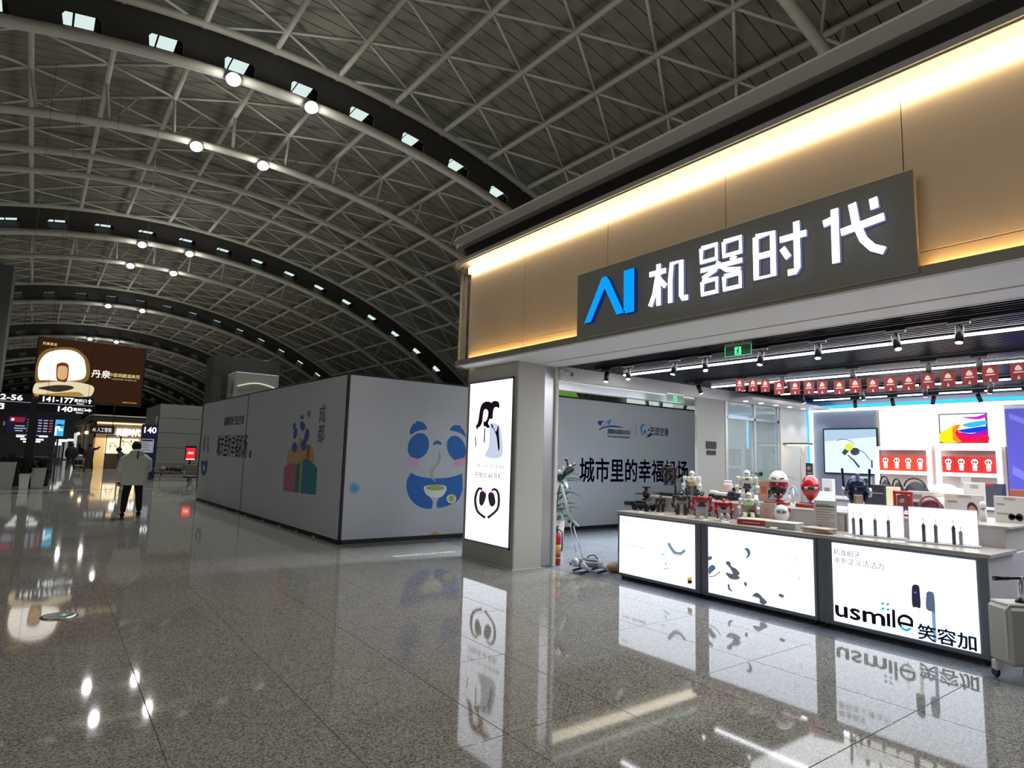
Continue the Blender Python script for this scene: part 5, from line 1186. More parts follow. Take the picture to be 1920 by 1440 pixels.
# riding suitcases at the frame edge
def scooter(label, loc, rz):
    t = thing('riding_suitcase', label, 'suitcase', loc, rz=R(rz), local=True); sh = mat('b8b6ac', .4, .1); 
    obj('shell', MB().box(-.17, .17, -.12, .12, .14, .60, b=.03), sh, t); obj('front_sheet', MB().box(-.145, .145, -.128, -.118, .17, .57, b=.004), mat('a3a49d', .45), t); obj('edge_trim', MB().tube([(-.175, -.10, .2), (-.178, -.10, .56), (-.14, -.10, .605), (.14, -.10, .605)], .008, 8), m_white, t)
    obj('top_plate', MB().box(-.15, .15, -.09, .10, .595, .615, b=.008), m_white, t); obj('latch', MB().box(.04, .085, -.135, -.125, .42, .54, b=.003), m_black, t)
    obj('stem', MB().tube([(0, -.03, .61), (0, -.05, .82)], .017, 10), m_alu, t); obj('stem_collar', MB().tube([(0, -.03, .605), (0, -.032, .64)], [.045, .028], 10), m_black, t)
    hb_ = obj('handlebar', MB().tube([(-.20, -.05, .80), (-.08, -.05, .805), (0, -.05, .81), (.08, -.05, .805), (.20, -.05, .80)], .013, 10), m_black, t)
    for s in (-1, 1): obj('grip', MB().tube([(s*.10, -.05, .805), (s*.215, -.05, .80)], .018, 10), m_black, hb_)
    obj('front_wheel', MB().lathe([(.05, -.025), (.075, -.015), (.075, .015), (.05, .025)], (.02, -.08, .075), 20, 'x'), m_black, t); obj('fork', MB().cbox((.02, -.07, .13), (.09, .06, .06), b=.01), m_black, t)
    for s in (-1, 1): obj('rear_wheel', MB().lathe([(.03, -.015), (.04, 0), (.03, .015)], (s*.13, .10, .04), 14, 'x'), m_black, t); obj('wheel_mount', MB().cbox((s*.13, .09, .10), (.05, .06, .08), b=.01), m_white, t)
    return t
q = at(1885, 1283, 2, 0)
scooter('pale ridable suitcase with black handlebars standing at the counter corner', (6.33, 1.66, 0), -38)
scooter('second pale ridable suitcase half out of the picture behind the first', (6.68, 1.52, 0), -30)

# emergency marker in the floor
t = thing('floor_marker', 'round steel floor marker with a small green running figure', 'floor marker', (.23, 7.52, 0)); c = V((.23, 7.52, 0))
obj('ring', MB().lathe([(.155, 0), (.15, .008), (.12, .009)], c, 32), mat('b9bdb8', .25, .8), t); obj('glass', MB().lathe([(.118, .0085), (.118, .0095)], c, 28), mat('16261e', .2), t)
obj('figure', MB().prism([c+V((x*.9+.035, y, .0098)) for x, y in sm([(-.035, -.01), (-.01, .0), (-.015, .03), (.01, .045), (.02, .02), (.05, .03), (.02, -.005), (.0, -.035)], 3)], V((0, 0, .001))), glow('8be6b8', .8), t)
obj('arrow', MB().box(.23-.09, .23-.03, 7.50, 7.54, .0098, .0108), mat('7f9086', .4), t)

# ================================================================== FAR END OF THE HALL
m_navyp = mat('141c48', .4); m_gw = mat('6d6f69', .7, 0, .06, .6)
def farp(px, py, Y): return at(px, py, 1, Y)
gb = struct('wall_block')
obj('front', MB().box(4.62, 14, 38, 44, 0, 3.95), m_gw, gb)
for z in (.8, 1.6, 2.4, 3.2): obj('joint', MB().box(4.62, 14, 37.99, 38, z, z+.012), m_dark, gb)
obj('side_decor', MB().ball((4.6, 39.0, 3.1), (.02, .35, .22), 8).ball((4.6, 38.6, 2.55), (.02, .5, .2), 8), mat('c9ccc6', .6), gb)
def gate_column(X0_, X1_, Y, z1, num, lbl, notice=False):
    t = thing('gate_column', lbl, 'sign', ((X0_+X1_)/2, Y, 0)); obj('column', MB().box(X0_, X1_, Y, Y+.4, 0, z1, b=.01), m_navyp, t)
    p = Pl((0, Y, 0), (1, 0, 0), (0, -1, 0)); w = X1_-X0_
    text(t, 'gate_number', num, glow('ffffff', 1.6), p, X0_+w*.12, z1-w*.62, w*.74, w*.42, thick=.01, off=.005, bold=.03)
    if notice:
        printed(p, 'notice', [[(X0_+.0, 1.33), (X0_+w*.78, 1.33), (X0_+w*.78, 2.02), (X0_, 2.02)]], mat('b4bac4', .5, emit=.12), t, .004, False)
        printed(p, 'notice_head', [[(X0_+.04, 1.90), (X0_+w*.7, 1.90), (X0_+w*.7, 1.98), (X0_+.04, 1.98)]], m_navyp, t, .006, False)
        for i in range(4): printed(p, 'notice_line', [[(X0_+.04, 1.45+i*.11), (X0_+w*(.55-.1*(i % 2)), 1.45+i*.11), (X0_+w*(.55-.1*(i % 2)), 1.475+i*.11), (X0_+.04, 1.475+i*.11)]], mat('5a6478', .5), t, .006, False)
gate_column(3.68, 4.38, 36, 2.75, '140', 'navy column with glowing 140 and a white notice', True)
q = farp(185, 872, 60); X60 = farp(178, 812, 60); X61 = farp(193, 812, 60)
gate_column(X60.x, X61.x, 58, X60.z*.985, '141', 'distant navy column with glowing 141 by the far shop')
# far shop with warm fascia
fs = struct('shop_block'); Yf = 52
A_ = lambda px, py, Y=Yf: farp(px, py, Y)
xl, xr = A_(178, 800).x, A_(290, 800).x
z1, z2, z3 = A_(230, 782).z, A_(230, 792).z, A_(230, 812).z
wp = mat('c9a98c', .6); 
obj('roof_edge', MB().box(xl-.3, xr+.4, Yf-.35, Yf+9, z2, z1, b=.03), mat('2e2e2c', .6), fs); obj('roof_cap', MB().box(xl-.36, xr+.4, Yf-.4, Yf+9, z1, z1+.08), m_white, fs)
obj('fascia_board', MB().box(xl, xr+.4, Yf, Yf+.2, A_(230, 822).z, z2), wp, fs); obj('cove_light', MB().box(xl+.1, xr, Yf-.06, Yf-.03, z2-.14, z2-.05), glow('ffd9a0', 2.2), fs)
obj('back_room', MB().box(xl, xr+.4, Yf+4, Yf+4.2, 0, z2), mat('e8d2a8', .6), fs)
light('far_shop_light', 'AREA', ((xl+xr)/2, Yf+2, 3.0), 120, (1, .86, .62), 3, (0, 0, 0), size_y=2.5)
side = MB(); p0, p1 = A_(180, 800), farp(147, 800, 72)
obj('side_front', MB().prism([(xl, Yf, 0), (p1.x, 72, 0), (p1.x, 72, z2), (xl, Yf, z2)], (.1, 0, 0)), wp, fs)
obj('side_roof', MB().prism([(xl-.3, Yf-.3, z2), (p1.x-.3, 72, z2), (p1.x-.3, 72, z1), (xl-.3, Yf-.3, z1)], (.3, 0, 0)), mat('8b8c86', .6), fs)
for i, (px, Y) in enumerate(((172, 55), (163, 59), (155, 64))):
    p = farp(px, 850, Y); obj('pilaster', MB().box(p.x-.15, p.x+.05, Y, Y+.5, 0, z2), mat('e6cfb2', .5, emit=.08), fs)
for i, (px, py, Y, e) in enumerate(((162, 811, 58, 1), (147, 813, 66, 2))):
    p = farp(px, py, Y); t = thing('wall_lamp', 'round glowing lamp on the side front of the far shop, %s' % ('nearer one', 'farther one')[i], 'lamp', p); obj('globe', MB().ball(p, .13, 12), glow('ffe6c0', 3), t)
p = Pl((0, Yf-.08, 0), (1, 0, 0), (0, -1, 0))
sgn = thing('far_shop_sign', 'white glowing character sign over the far shop entrance', 'sign', A_(240, 812, Yf-.08))
x0_, b0 = p.px(217, 817); x1_, b1 = p.px(264, 805)
text(sgn, 'lettering', '机器时代', glow('ffffff', 2.6), p, x0_, b0, x1_-x0_, b1-b0, thick=.03, bold=.05)
win = thing('shop_window', 'bright cream shop window with cartoon animal faces in the far shop', 'window', A_(230, 850)); 
a, b = p.px(198, 850); a2, b2 = p.px(265, 818)
obj('lit_back', MB().box(a, a2, Yf+1.5, Yf+1.55, b, b2), glow('ffe9bf', 1.5), win); obj('glass_frame', MB().box(a, a2, Yf, Yf+.06, b2-.05, b2).box(a-.05, a, Yf, Yf+.06, 0, b2).box((a+a2)/2-.25, (a+a2)/2-.15, Yf, Yf+.06, 0, b2), mat('5a2420', .5), win)
WP = Pl((0, Yf+1.49, 0), (1, 0, 0), (0, -1, 0))
def c9(pts): return [(130+x/7.385, 740+y/7.385) for x, y in pts]
for q in (ell(745, 645, 16, 14), ell(855, 650, 16, 14), ell(912, 652, 16, 14), stroke2(sm([(735, 720), (760, 670), (800, 655), (840, 680), (850, 710)], 4, False), 9), stroke2(sm([(555, 760), (565, 690), (600, 670), (640, 690), (650, 760)], 4, False), 9), ell(575, 710, 12, 8), ell(625, 712, 12, 8)): printed(WP, 'print_face_mark', [c9(q)], glow('a8864e', .8), win)
obj('low_counter', MB().box(a, a2+.6, Yf-.1, Yf+.5, 0, b-.02), mat('5c4438', .6), fs)
brd = thing('gate_sign', 'dark hanging sign with white letters before the far shop', 'sign', A_(190, 805, 46)); p = Pl((0, 46, 0), (1, 0, 0), (0, -1, 0)); a, b = p.px(168, 812); a2, b2 = p.px(215, 799)
obj('board', MB().box(a, a2, 46, 46.1, b, b2), mat('2a1a18', .5), brd); text(brd, 'lettering', 'AI 人工智能', glow('d8e0dc', 1.1), p, a+.12, b+.1, (a2-a)*.8, (b2-b)*.55, off=.01, bold=.02)
obj('hanger', MB().tube([(a+.1, 46.05, b2), (a+.1, 46.05, b2+1.5)], .02, 6).tube([(a2-.1, 46.05, b2), (a2-.1, 46.05, b2+1.5)], .02, 6), m_dark, brd)

# big hanging screen
Yb = 27
bbs = thing('hanging_screen', 'large hanging screen with a glowing golden arch picture on brown', 'screen', (1.0, Yb, 4.2)); p = Pl((0, Yb, 0), (1, 0, 0), (0, -1, 0))
obj('casing', MB().box(-.66, 2.64, Yb, Yb+.22, 3.12, 5.36, b=.01), mat('1a1412', .5), bbs)
printed(p, 'picture', [[(-.62, 3.16), (2.6, 3.16), (2.6, 5.33), (-.62, 5.33)]], glow('3a2418', .8), bbs, .002, False)
def c0(pts): return [(x/4, 600+y/4) for x, y in pts]
def pb(nm, m, q, off): printed(p, nm, [c0(q)], m, bbs, off)
pb('print_gold_halo', glow('8a6a34', .8), sm([(275, 470), (280, 300), (340, 225), (440, 205), (560, 212), (640, 270), (672, 340), (668, 430), (620, 470), (450, 480)]), .006)
pb('print_glow', glow('fff8ea', 1.8), sm([(290, 440), (292, 330), (345, 255), (440, 225), (550, 232), (620, 280), (642, 350), (640, 420), (590, 450), (460, 455), (340, 450)]), .009)
pb('print_floor_glow', glow('e6d8b0', 1.0), sm([(262, 560), (262, 480), (330, 470), (480, 458), (600, 470), (700, 500), (690, 560), (640, 575), (450, 570)]), .008)
pb('print_dark_pool', glow('4a4030', .6), sm([(285, 512), (340, 498), (430, 488), (520, 492), (555, 510), (500, 530), (420, 540), (340, 525)]), .011)
pb('print_gold_edge', glow('a8843c', 1.0), sm([(262, 545), (300, 555), (560, 540), (620, 560), (600, 572), (300, 572), (262, 570)]), .0105)
pb('print_bottle', glow('7a3a22', .8), sm([(425, 445), (424, 345), (440, 325), (470, 318), (500, 325), (515, 345), (514, 410), (500, 460), (470, 465)]), .013)
pb('print_bottle_label', glow('d9b27a', 1.0), sm([(432, 430), (436, 355), (470, 345), (505, 360), (500, 430), (470, 448)]), .015)
text(bbs, 'lettering', '丹泉', glow('f6eedd', 1.4), p, *p.px(682, 705.5) if False else p.px(171, 707), .58, .28, off=.006, bold=.02)
text(bbs, 'lettering', '中国洞藏酒典范', glow('d9c079', 1.2), p, *p.px(204, 706), .98, .14, off=.006, bold=.015)
text(bbs, 'small_lettering', '大国浓香 和谐共生', glow('cfc0a0', .9), p, *p.px(208, 711.5), .82, .05, off=.006)
text(bbs, 'small_lettering', '丹泉酒业', glow('e8c880', 1.2), p, *p.px(80, 646), .41, .10, off=.006, bold=.02)
text(bbs, 'small_lettering', '洞藏美酒 敬请品鉴', glow('d8b070', 1.1), p, *p.px(229, 755.5), .46, .045, off=.006)
obj('hanger', MB().tube([(-.3, Yb+.1, 5.36), (-.3, Yb+.1, 14.2)], .006, 4).tube([(2.3, Yb+.1, 5.36), (2.3, Yb+.1, 14)], .006, 4), m_dark, bbs)
# gate direction signs
Yg = 25; p = Pl((0, Yg, 0), (1, 0, 0), (0, -1, 0)); g1_ = glow('ffffff', 1.7)
sg1 = thing('direction_sign', 'dark hanging gate sign reading 141-177 over 140 with arrows', 'sign', (.35, Yg, 3)); dk_ = mat('0e1028', .4)
obj('panel', MB().box(-.42, 1.06, Yg, Yg+.15, 2.94, 3.20, b=.005).box(-.42, 1.06, Yg, Yg+.15, 2.64, 2.92, b=.005), dk_, sg1); obj('light_rule', MB().box(-.42, 1.06, Yg-.005, Yg, 2.92, 2.94), mat('b8c0cc', .4, emit=.4), sg1)
text(sg1, 'gate_number', '141-177', g1_, p, -.30, 2.99, .80, .165, off=.004, bold=.04); text(sg1, 'gate_number', '140', g1_, p, .12, 2.70, .38, .165, off=.004, bold=.04)
for z in (3.04, 2.74): text(sg1, 'lettering', '登机口', g1_, p, .52, z, .34, .10, off=.004, bold=.02); text(sg1, 'small_lettering', 'Gates', g1_, p, .60, z-.075, .20, .05, off=.004)
for z, s_ in ((3.0, 0), (2.70, 1)):
    c_ = (.95, z+.08); u = [(0, .08), (.06, .0), (.02, .0), (.02, -.08), (-.02, -.08), (-.02, .0), (-.06, .0)]
    printed(p, 'arrow', [[(c_[0]+(y if s_ else x), c_[1]+(-x if s_ else y)) for x, y in u]], g1_, sg1, .004, False)
obj('hanger', MB().tube([(-.2, Yg+.08, 3.2), (-.2, Yg+.08, 14.4)], .005, 4).tube([(.9, Yg+.08, 3.2), (.9, Yg+.08, 14.4)], .005, 4), m_dark, sg1)
sg2 = thing('direction_sign', 'dark gate sign with 2-56 cut by the picture edge', 'sign', (-1.3, Yg, 3))
obj('panel', MB().box(-2.4, -.60, Yg, Yg+.15, 2.94, 3.20, b=.005).box(-2.4, -.60, Yg, Yg+.15, 2.64, 2.92, b=.005), dk_, sg2); obj('light_rule', MB().box(-2.4, -.60, Yg-.005, Yg, 2.92, 2.94), mat('b8c0cc', .4, emit=.4), sg2)
text(sg2, 'gate_number', '102-56', g1_, p, -1.62, 2.98, .80, .165, off=.004, bold=.04)
printed(p, 'symbol_square', [[(-1.42, 2.68), (-1.25, 2.68), (-1.25, 2.86), (-1.42, 2.86)]], g1_, sg2, .003, False); printed(p, 'symbol', [ell(-1.33, 2.81, .02, .02, 0, 10), [(-1.37, 2.71), (-1.3, 2.71), (-1.31, 2.78), (-1.36, 2.78)]], dk_, sg2, .006, False)
obj('hanger', MB().tube([(-1.0, Yg+.08, 3.2), (-1.0, Yg+.08, 14.4)], .005, 4), m_dark, sg2)
po_ = thing('sign_post', 'dark square post standing between the planters under the signs', 'post', (-.58, 28.6, 0)); obj('post', MB().box(-.71, -.43, 29.3, 29.6, 0, 4.4, b=.01), mat('16181e', .5), po_)
# flight information board
Yi = 33; p = Pl((0, Yi, 0), (1, 0, 0), (0, -1, 0)); ib = thing('information_board', 'flight information screen with a red block and columns of small text', 'screen', (-.7, Yi, 2.4))
obj('casing', MB().box(-1.55, .12, Yi, Yi+.15, 1.98, 2.80, b=.005), m_black, ib); printed(p, 'picture', [[(-1.5, 2.02), (.07, 2.02), (.07, 2.76), (-1.5, 2.76)]], glow('1c1c34', .9), ib, .003, False)
printed(p, 'red_block', [[(-1.42, 2.5), (-.95, 2.5), (-.9, 2.7), (-1.42, 2.7)]], glow('9c2430', .9), ib, .006, False); printed(p, 'white_disc', [ell(-1.32, 2.6, .06, .06, 0, 14)], glow('f0d8dc', 1.2), ib, .008, False)
for i in range(5):
    for j, (x0, x1) in enumerate(((-.82, -.66), (-.58, -.54), (-.46, -.34), (-.28, -.14), (-.08, .03))): printed(p, 'text_cell', [[(x0, 2.13+i*.115), (x1, 2.13+i*.115), (x1, 2.17+i*.115), (x0, 2.17+i*.115)]], glow('e0705a' if j == 4 else 'c8c4d4', .9), ib, .006, False)
for i, (x0, x1) in enumerate(((-1.2, -.95), (-1.25, -.85), (-1.22, -.9))): printed(p, 'text_cell', [[(x0, 2.12+i*.1), (x1, 2.12+i*.1), (x1, 2.16+i*.1), (x0, 2.16+i*.1)]], glow('c8c4d4', .8), ib, .006, False)
bs_ = thing('advert_screen', 'bright blue advert screen with white blocks beside the information board', 'screen', (.24, Yi, 2.4))
obj('casing', MB().box(.10, .46, Yi+.2, Yi+.3, 1.96, 2.70), m_black, bs_); p = Pl((0, Yi+.2, 0), (1, 0, 0), (0, -1, 0))
printed(p, 'picture', [[(.12, 1.98), (.44, 1.98), (.44, 2.68), (.12, 2.68)]], glow('3fb0e0', 1.2), bs_, .003, False)
for q in ([(.13, 2.0), (.2, 2.0), (.2, 2.35), (.13, 2.35)], [(.26, 2.2), (.4, 2.2), (.4, 2.3), (.26, 2.3)], [(.15, 2.3), (.3, 2.3), (.3, 2.4), (.15, 2.4)]): printed(p, 'print_block', [q], glow('e8f6ff', 1.3), bs_, .006, False)
printed(p, 'print_island', [sm([(.14, 2.42), (.25, 2.5), (.4, 2.47), (.43, 2.42)], 3)], glow('1c4868', .8), bs_, .007, False)
obj('post', MB().box(.24, .30, Yi+.3, Yi+.36, 0, 1.96).box(-.75, -.68, Yi+.3, Yi+.36, 0, 1.98), m_dark, bs_)
pd = thing('price_lists', 'rows of small glowing white text panels under the information board', 'sign', (-.7, 36, 1.7)); p = Pl((0, 36, 0), (1, 0, 0), (0, -1, 0))
for (x0, x1, y) in ((30, 53, 814), (30, 46, 818), (38, 52, 823), (43, 52, 828), (63, 88, 815), (73, 90, 818), (63, 82, 824), (66, 76, 828)):
    a, b = p.px(x0, y+1.6); a2, b2 = p.px(x1, y-1.2); printed(p, 'text_panel', [[(a, b), (a2, b), (a2, b2), (a, b2)]], glow('eef2f2', 1.2), pd, 0, False, .02)
obj('dark_wall', MB().box(-6, .2, 36.05, 36.3, 0, 1.95), mat('15161a', .6), pd)
# planters and hedge
m_pot = mat('d9dcd9', .5)
def planter(lbl, px0, px1, pyt, tap, Y=28.1):
    a, b = farp(px0, pyt, Y), farp(px1, pyt, Y); w = (b.x-a.x)/2; c = (a.x+b.x)/2; h = a.z
    t = thing('planter', lbl, 'planter', (c, Y+w, 0))
    mb = MB(); vs = [(c+s*w*k, Y+w+q*w*k, z) for k, z in ((tap, 0), (1, h), (.86, h), (.8, h-.05)) for s, q in ((-1, -1), (1, -1), (1, 1), (-1, 1))]
    fs = [[0, 3, 2, 1]]+[[i*4+j, i*4+(j+1) % 4, i*4+4+(j+1) % 4, i*4+4+j] for i in range(3) for j in range(4)]+[[12, 13, 14, 15]]
    mb.add(vs, fs); obj('pot', mb, m_pot, t)
    fo = MB(); r = random.Random(int(px0))
    for i in range(70):
        A = V((c+r.uniform(-.8, .8)*w, Y+w+r.uniform(-.8, .8)*w, h-.04)); d = V((r.uniform(-.5, .5), r.uniform(-.5, .5), r.uniform(.4, 1))).normalized(); e_ = d.cross(V((0, 0, 1))).normalized()*.045; L = r.uniform(.15, .38)
        fo.add([A-e_*.3, A+d*L*.5-e_, A+d*L, A+d*L*.5+e_, A+e_*.3], [[0, 1, 2, 3, 4]])
    o = obj('foliage', fo, mat('1c2418', .6), t, fix=False); o['kind'] = 'stuff'; return t
planter('tall tapered white planter at the picture edge', 0, 31, 866, .72)
planter('small low white planter in front of the dark post', 36, 57, 888, .78, 27.95)
planter('tall tapered white planter beside the walkway', 58, 88, 877, .75, 28.3)
hd = thing('dark_seating_hedge', 'long black hedge like divider behind the white planters', 'divider', (-1.5, 30.5, 0)); hx = farp(96, 860, 30.4).x
mb = MB(); mb.box(-7, hx, 30.3, 31.6, 0, 1.12, b=.05)
r = random.Random(5)
for i in range(500):
    A = V((r.uniform(-3.5, hx), r.uniform(30.2, 31), r.uniform(.5, 1.15))); d = V((r.uniform(-.4, .4), -.5, r.uniform(0, 1))).normalized(); e_ = d.cross(V((1, .2, 0))).normalized()*.05; mb.add([A-e_, A+d*.15, A+e_], [[0, 1, 2]])
obj('divider', mb, mat('0c0d10', .8), hd)
# waiting seats
def seat_row(lbl, x0, y, n, rz=0):
    t = thing('seat_row', lbl, 'bench', (x0, y, 0), rz=R(rz), local=True); ms = mat('4f4a46', .5)
    for i in range(n):
        c_ = i*.58; bk_ = obj('seat', MB().cbox((c_, 0, .43), (.54, .5, .05), (.06, 0, 0), .02), ms, t); obj('backrest', MB().cbox((c_, .27, .68), (.54, .05, .46), (-.2, 0, 0), .02), ms, t)
    for i in range(n+1): obj('armrest', MB().tube([(i*.58-.29, -.2, .45), (i*.58-.29, -.2, .62), (i*.58-.29, .15, .62), (i*.58-.29, .2, .45)], .018, 6), m_alu, t)
    obj('beam', MB().box(-.3, n*.58-.28, .02, .08, .34, .40), m_dark, t)
    for c_ in (0, (n-1)*.58): obj('leg', MB().tube([(c_, .05, .36), (c_, -.22, .02)], .025, 6).tube([(c_, .05, .36), (c_, .28, .02)], .025, 6), m_alu, t)
    return t
seat_row('grey row of waiting seats before the grey wall', farp(302, 890, 34.6).x, 34.6, 5)
seat_row('grey waiting seats beside the closed corner of the hoarding', farp(358, 905, 29.9).x, 30.0, 3)
for j, (px, py, c_, w, lbl) in enumerate(((306, 858, '6d5e50', .22, 'tan bag standing on the row of seats'), (318, 857, '17171a', .2, 'small black bag lying on the seats'), (335, 856, '1d1d1f', .42, 'long black bag lying along the seats'))):
    q_ = farp(px, py, 34.75); t = thing('bag', lbl, 'bag', (q_.x, 34.5, .46)); obj('bag', MB().ball((q_.x, 34.5, .58), (w*.5+.05, .12, .13), 12, lambda p: V((p.x, p.y, max(p.z, -.9)))), mat(c_, .6), t)
a, b = farp(348, 862, 33.4), farp(367, 840, 33.4)
t = thing('red_kiosk', 'small glowing red screen on a stand behind the seats', 'screen', ((a.x+b.x)/2, 33.4, 0)); obj('casing', MB().box(a.x-.04, b.x+.04, 33.4, 33.5, a.z-.03, b.z+.1, b=.01), m_black, t)
p = Pl((0, 33.4, 0), (1, 0, 0), (0, -1, 0)); printed(p, 'lit_sheet', [[(a.x, a.z), (b.x, a.z), (b.x, b.z), (a.x, b.z)]], glow('e8202e', 1.3), t, .002, False); w = b.x-a.x
printed(p, 'white_block', [[(a.x+w*.2, b.z-.3), (a.x+w*.8, b.z-.3), (a.x+w*.8, b.z-.2), (a.x+w*.2, b.z-.2)]], glow('ffd0d0', 1.3), t, .004, False); printed(p, 'white_foot', [[(a.x, a.z), (b.x, a.z), (b.x, a.z+.05), (a.x, a.z+.05)]], glow('ffe0e8', 1.3), t, .004, False); obj('stand', MB().box((a.x+b.x)/2-.04, (a.x+b.x)/2+.04, 33.45, 33.52, 0, a.z), m_black, t)
# far left: lit shop fronts deep in the hall
ls = struct('wall_far_shops')
for i, (px0, px1, py0, py1, Y, col, e_) in enumerate(((0, 14, 790, 842, 48, '9fb4c8', .5), (14, 28, 822, 836, 50, 'e6b0a0', .8), (95, 104, 828, 850, 62, 'b8a898', .5), (104, 118, 832, 858, 70, '98a8ac', .5), (118, 128, 826, 860, 80, 'c0ccd0', .7), (136, 146, 812, 845, 88, 'dfe8f4', 1.3))):
    a, b = farp(px0, py1, Y), farp(px1, py0, Y); obj('lit_front', MB().box(a.x, b.x, Y, Y+.3, max(0, a.z), b.z), glow(col, e_*.6), ls)
a, b = farp(100, 860, 90), farp(150, 815, 90); obj('dark_front', MB().box(-8, b.x, 91, 91.5, 0, 5.2), mat('4b4d4c', .7), ls)
a = farp(14, 880, 46); obj('block', MB().box(-9, -1.3, 46, 60, 0, 2.6), mat('22242a', .7), ls)
for i, (px, py, Y) in enumerate(((113, 826, 64), (121, 826, 70), (132, 825, 75), (108, 832, 58))):
    q_ = farp(px, py, Y); t = thing('small_sign', 'tiny white lit gate sign deep in the hall, %s' % ('nearest the blue screen', 'second towards the far shop', 'closest to the far shop', 'lowest under the blue screen')[i], 'sign', q_); obj('panel', MB().box(q_.x-.25, q_.x+.25, Y, Y+.1, q_.z-.12, q_.z+.12), glow('dfe6ea', 1.2), t); obj('post', MB().box(q_.x-.04, q_.x+.04, Y+.02, Y+.08, 0, q_.z), m_dark, t)

# ================================================================== PEOPLE
def skin(name, verts, edges, rad, material, parent, lv=2):
    m = bpy.data.meshes.new(name); m.from_pydata(verts, edges, []); o = bpy.data.objects.new(name, m); COL.objects.link(o)
    k = o.modifiers.new('skin', 'SKIN'); k.use_smooth_shade = True
    for i, r_ in enumerate(rad): m.skin_vertices[0].data[i].radius = (r_, r_) if isinstance(r_, float) else r_
    m.skin_vertices[0].data[0].use_root = True
    sb = o.modifiers.new('sub', 'SUBSURF'); sb.levels = lv; sb.render_levels = lv
    m.materials.append(material); o.parent = parent; return o
def person(label, loc, h, rz, top, legs, hair='14110f', stride=.1, bend=0, arms='down', hood=False, puffy=1.0, knit=None):
    """faces local +Y (away from the viewer when rz = 0)"""
    t = thing('person', label, 'person', loc, rz=R(rz), local=True); k = h/1.72
    P = lambda x, y, z: (x*k, (y+bend*max(0, z-.9)*1.0)*k, (z-bend*.25*max(0, z-.9))*k)
    s2 = stride
    vs = [P(0, 0, .93), P(0, .0, 1.08), P(0, -.01, 1.28), P(0, .0, 1.43), P(0, .03, 1.52), P(0, .05, 1.60)]
    ed = [(0, 1), (1, 2), (2, 3), (3, 4), (4, 5)]; rd = [(.15*k, .11*k), (.14*k, .10*k), (.17*k, .11*k), (.10*k, .08*k), .055*k, .05*k]
    for s in (-1, 1):
        b_ = len(vs); vs += [P(s*.095, 0, .86), P(s*(.105+.3*s2), s*s2*.3+.03, .48), P(s*(.11+.5*s2), s*s2*.6-.02, .09)]; ed += [(0, b_), (b_, b_+1), (b_+1, b_+2)]; rd += [(.105*k, .11*k), .082*k, .062*k]
    body = skin('legs', vs, ed, rd, mat(legs, .75), t); body.name = 'body'
    for s in (-1, 1):
        x, y = (.11+.5*s2)*s*k, (s*s2*.6-.02)*k; obj('shoe', MB().ball((x, y+.05*k, .05*k), (.052*k, .13*k, .055*k), 14, lambda p: V((p.x, p.y, max(p.z, -.9)))), mat('121214', .5), t)
    # jacket: rings of ellipses, then sleeves
    z0 = .74 if puffy > 1 else .84
    prof = [(z0, .21, .15), (z0+.03, .235, .165), (.95, .24, .17), (1.15, .245, .175), (1.32, .25, .165), (1.42, .215, .14), (1.48, .12, .10), (1.53, .085, .085)]
    mb = MB(); n = 28; kk = len(mb.v)
    for i, (z, rx, ry) in enumerate(prof):
        for j in range(n):
            a_ = 2*PI*j/n; cx, sy = math.cos(a_), math.sin(a_); pw = .8
            mb.v.append(V(P(math.copysign(abs(cx)**pw, cx)*rx*(.92 if puffy == 1 else 1.18), math.copysign(abs(sy)**pw, sy)*ry*(.85 if puffy == 1 else 1.1), z)))
    for i in range(len(prof)-1):
        for j in range(n): mb.f.append([i*n+j, i*n+(j+1) % n, (i+1)*n+(j+1) % n, (i+1)*n+j]); mb.sm.append(True)
    mb.f.append(list(range(n))); mb.sm.append(False)
    mj = mat(top, .75, 0, .03, 4, bump=.3)
    jk = obj('jacket', mb, mj, t)
    pf_ = 1.0 if puffy == 1 else 1.32
    for s in (-1, 1):
        if arms == 'phone': a_ = [P(s*.14, 0, 1.385), P(s*.245, .0, 1.30), P(s*.275, .02, 1.10), P(s*.21, .22, 1.04), P(s*.10, .33, 1.13)]
        elif arms == 'reach' and s > 0: a_ = [P(s*.18, 0, 1.40), P(s*.3, .1, 1.38), P(s*.42, .2, 1.42), P(s*.5, .3, 1.48), P(s*.56, .34, 1.5)]
        else: a_ = [P(s*.19, 0, 1.40), P(s*.25, -.02, 1.2), P(s*.27, -.02, 1.08), P(s*.275, .05, .92), P(s*.27, .07, .84)]
        obj('sleeve', MB().tube([V(p) for p in a_], [.075*k*pf_, .08*k*pf_, .072*k*pf_, .062*k*pf_, .048*k*pf_], 14), mj, jk)
        hc = V(a_[-1]); dd = (V(a_[-1])-V(a_[-2])).normalized(); fm = MB().ball(hc+dd*.03*k, (.035*k, .035*k, .045*k), 10)
        up = dd.cross(V((1, 0, 0))).normalized()
        for f_ in range(4):
            o_ = V((1, 0, 0))*(f_-1.5)*.017*k; b0_ = hc+dd*.055*k+o_; fm.tube([b0_, b0_+dd*.03*k, b0_+dd*.045*k+up*.02*k], [.009*k, .008*k, .006*k], 6)
        fm.tube([hc+V((-s*.03*k, 0, 0)), hc+V((-s*.045*k, 0, 0))+dd*.03*k], [.011*k, .008*k], 6)
        obj('hand', fm, mat('c49a80', .6), t)
    hb_, hz = (.075, 1.625) if arms == 'phone' else (.045, 1.61)
    hc = V(P(0, hb_, hz))
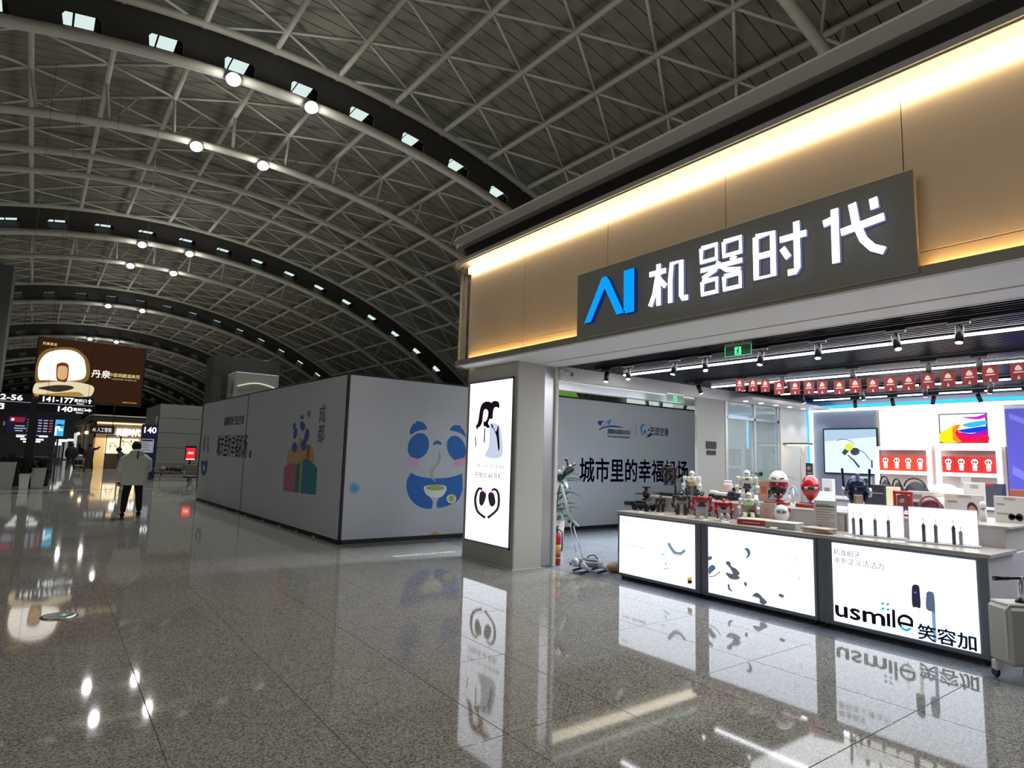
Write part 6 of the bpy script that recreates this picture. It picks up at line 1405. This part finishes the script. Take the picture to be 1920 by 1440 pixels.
    hd_ = obj('head', MB().ball(hc, (.078*k, .095*k, .112*k), 18, lambda p: V((p.x*(1-.12*max(0, -p.z)), p.y, p.z))).ball(hc+V((0, .092*k, -.02*k)), (.014*k, .02*k, .022*k), 8).ball(hc+V((.08*k, 0, -.01*k)), (.014*k, .022*k, .03*k), 8).ball(hc+V((-.08*k, 0, -.01*k)), (.014*k, .022*k, .03*k), 8), mat('c49a80', .6), t)
    obj('eyes', MB().ball(hc+V((.03*k, .084*k, .01*k)), .011*k, 8).ball(hc+V((-.03*k, .084*k, .01*k)), .011*k, 8), m_black, hd_); obj('mouth', MB().cbox(hc+V((0, .088*k, -.055*k)), (.035*k, .01*k, .008*k)), mat('8a4a44', .5), hd_)
    obj('hair', MB().ball(hc+V((0, -.018*k, .022*k)), (.102*k, .112*k, .118*k), 20, lambda p: V((p.x*(1+.05*math.sin(11*p.z+5*p.y)), p.y*(1+.05*math.sin(13*p.x)), max(p.z, -.75)))), mat(hair, .8), t)
    if hood:
        obj('hood', MB().ball(V(P(0, -.06, 1.485)), (.155*k, .12*k, .085*k), 20, lambda p: V((p.x, p.y, p.z*(1-.3*p.y)))).ball(V(P(0, -.11, 1.46)), (.12*k, .07*k, .09*k), 16), mj, jk)
        obj('hood_strap', MB().cbox(P(0, -.195, 1.44), (.026*k, .014*k, .19*k), (.12, 0, 0), .004), mat('16161a', .6), jk)
        obj('hem', MB().lathe([(1, 0), (1, .03)], (0, 0, 0), 4).__class__() if False else MB().tube([V(P(math.cos(a)*.245, math.sin(a)*.165, .745)) for a in [2*PI*i/28 for i in range(29)]], .016*k, 6), mj, jk)
    if arms == 'phone': obj('phone', MB().cbox(P(0, .39, 1.17), (.08*k, .012*k, .15*k), (-.6, 0, 0), .004), m_black, t)
    return t
person('person seen from behind in a light grey padded hooded jacket and black trousers', (1.68, 17.2, 0), 1.72, 4, 'd6dcd6', '101013', arms='phone', hood=True, puffy=1.2, stride=.14)
q = farp(231, 905, 33); person('person in black bending behind the padded jacket', (farp(232, 880, 31).x, 31, 0), 1.62, 60, '141416', '101012', stride=.35, bend=.35)
person('person in brown reaching out an arm near the far shop', (farp(166, 870, 46).x, 46, 0), 1.72, 10, '3a2c26', '2a2422', arms='reach', stride=.25)
person('person in a dark long coat pushing something deep in the hall', (farp(132, 870, 50).x, 50, 0), 1.7, 0, '14151a', '2a2a2e', stride=.2, puffy=1.2)
person('person in black behind a luggage trolley in the hall', (farp(146, 870, 51).x+.1, 54.5, 0), 1.66, 0, '17181b', '222226', stride=.1)
q = farp(147, 878, 50); t = thing('luggage_trolley', 'grey airport luggage trolley standing in the far hall', 'trolley', (q.x, 50.6, 0)); c = V((q.x, 50.6, 0))
obj('deck', MB().cbox(c+V((0, 0, .25)), (.6, .8, .04)), m_alu, t); obj('basket', MB().cbox(c+V((0, .3, .75)), (.62, .2, .3), b=.02), m_frame, t); obj('handle', MB().tube([c+V((-.3, -.35, .95)), c+V((.3, -.35, .95))], .02, 6).tube([c+V((-.3, .35, .2)), c+V((-.3, -.35, .95))], .018, 6).tube([c+V((.3, .35, .2)), c+V((.3, -.35, .95))], .018, 6), m_alu, t)
for s in (-1, 1): obj('wheel', MB().lathe([(.08, -.02), (.09, 0), (.08, .02)], c+V((s*.28, -.3, .09)), 12, 'x'), m_black, t)
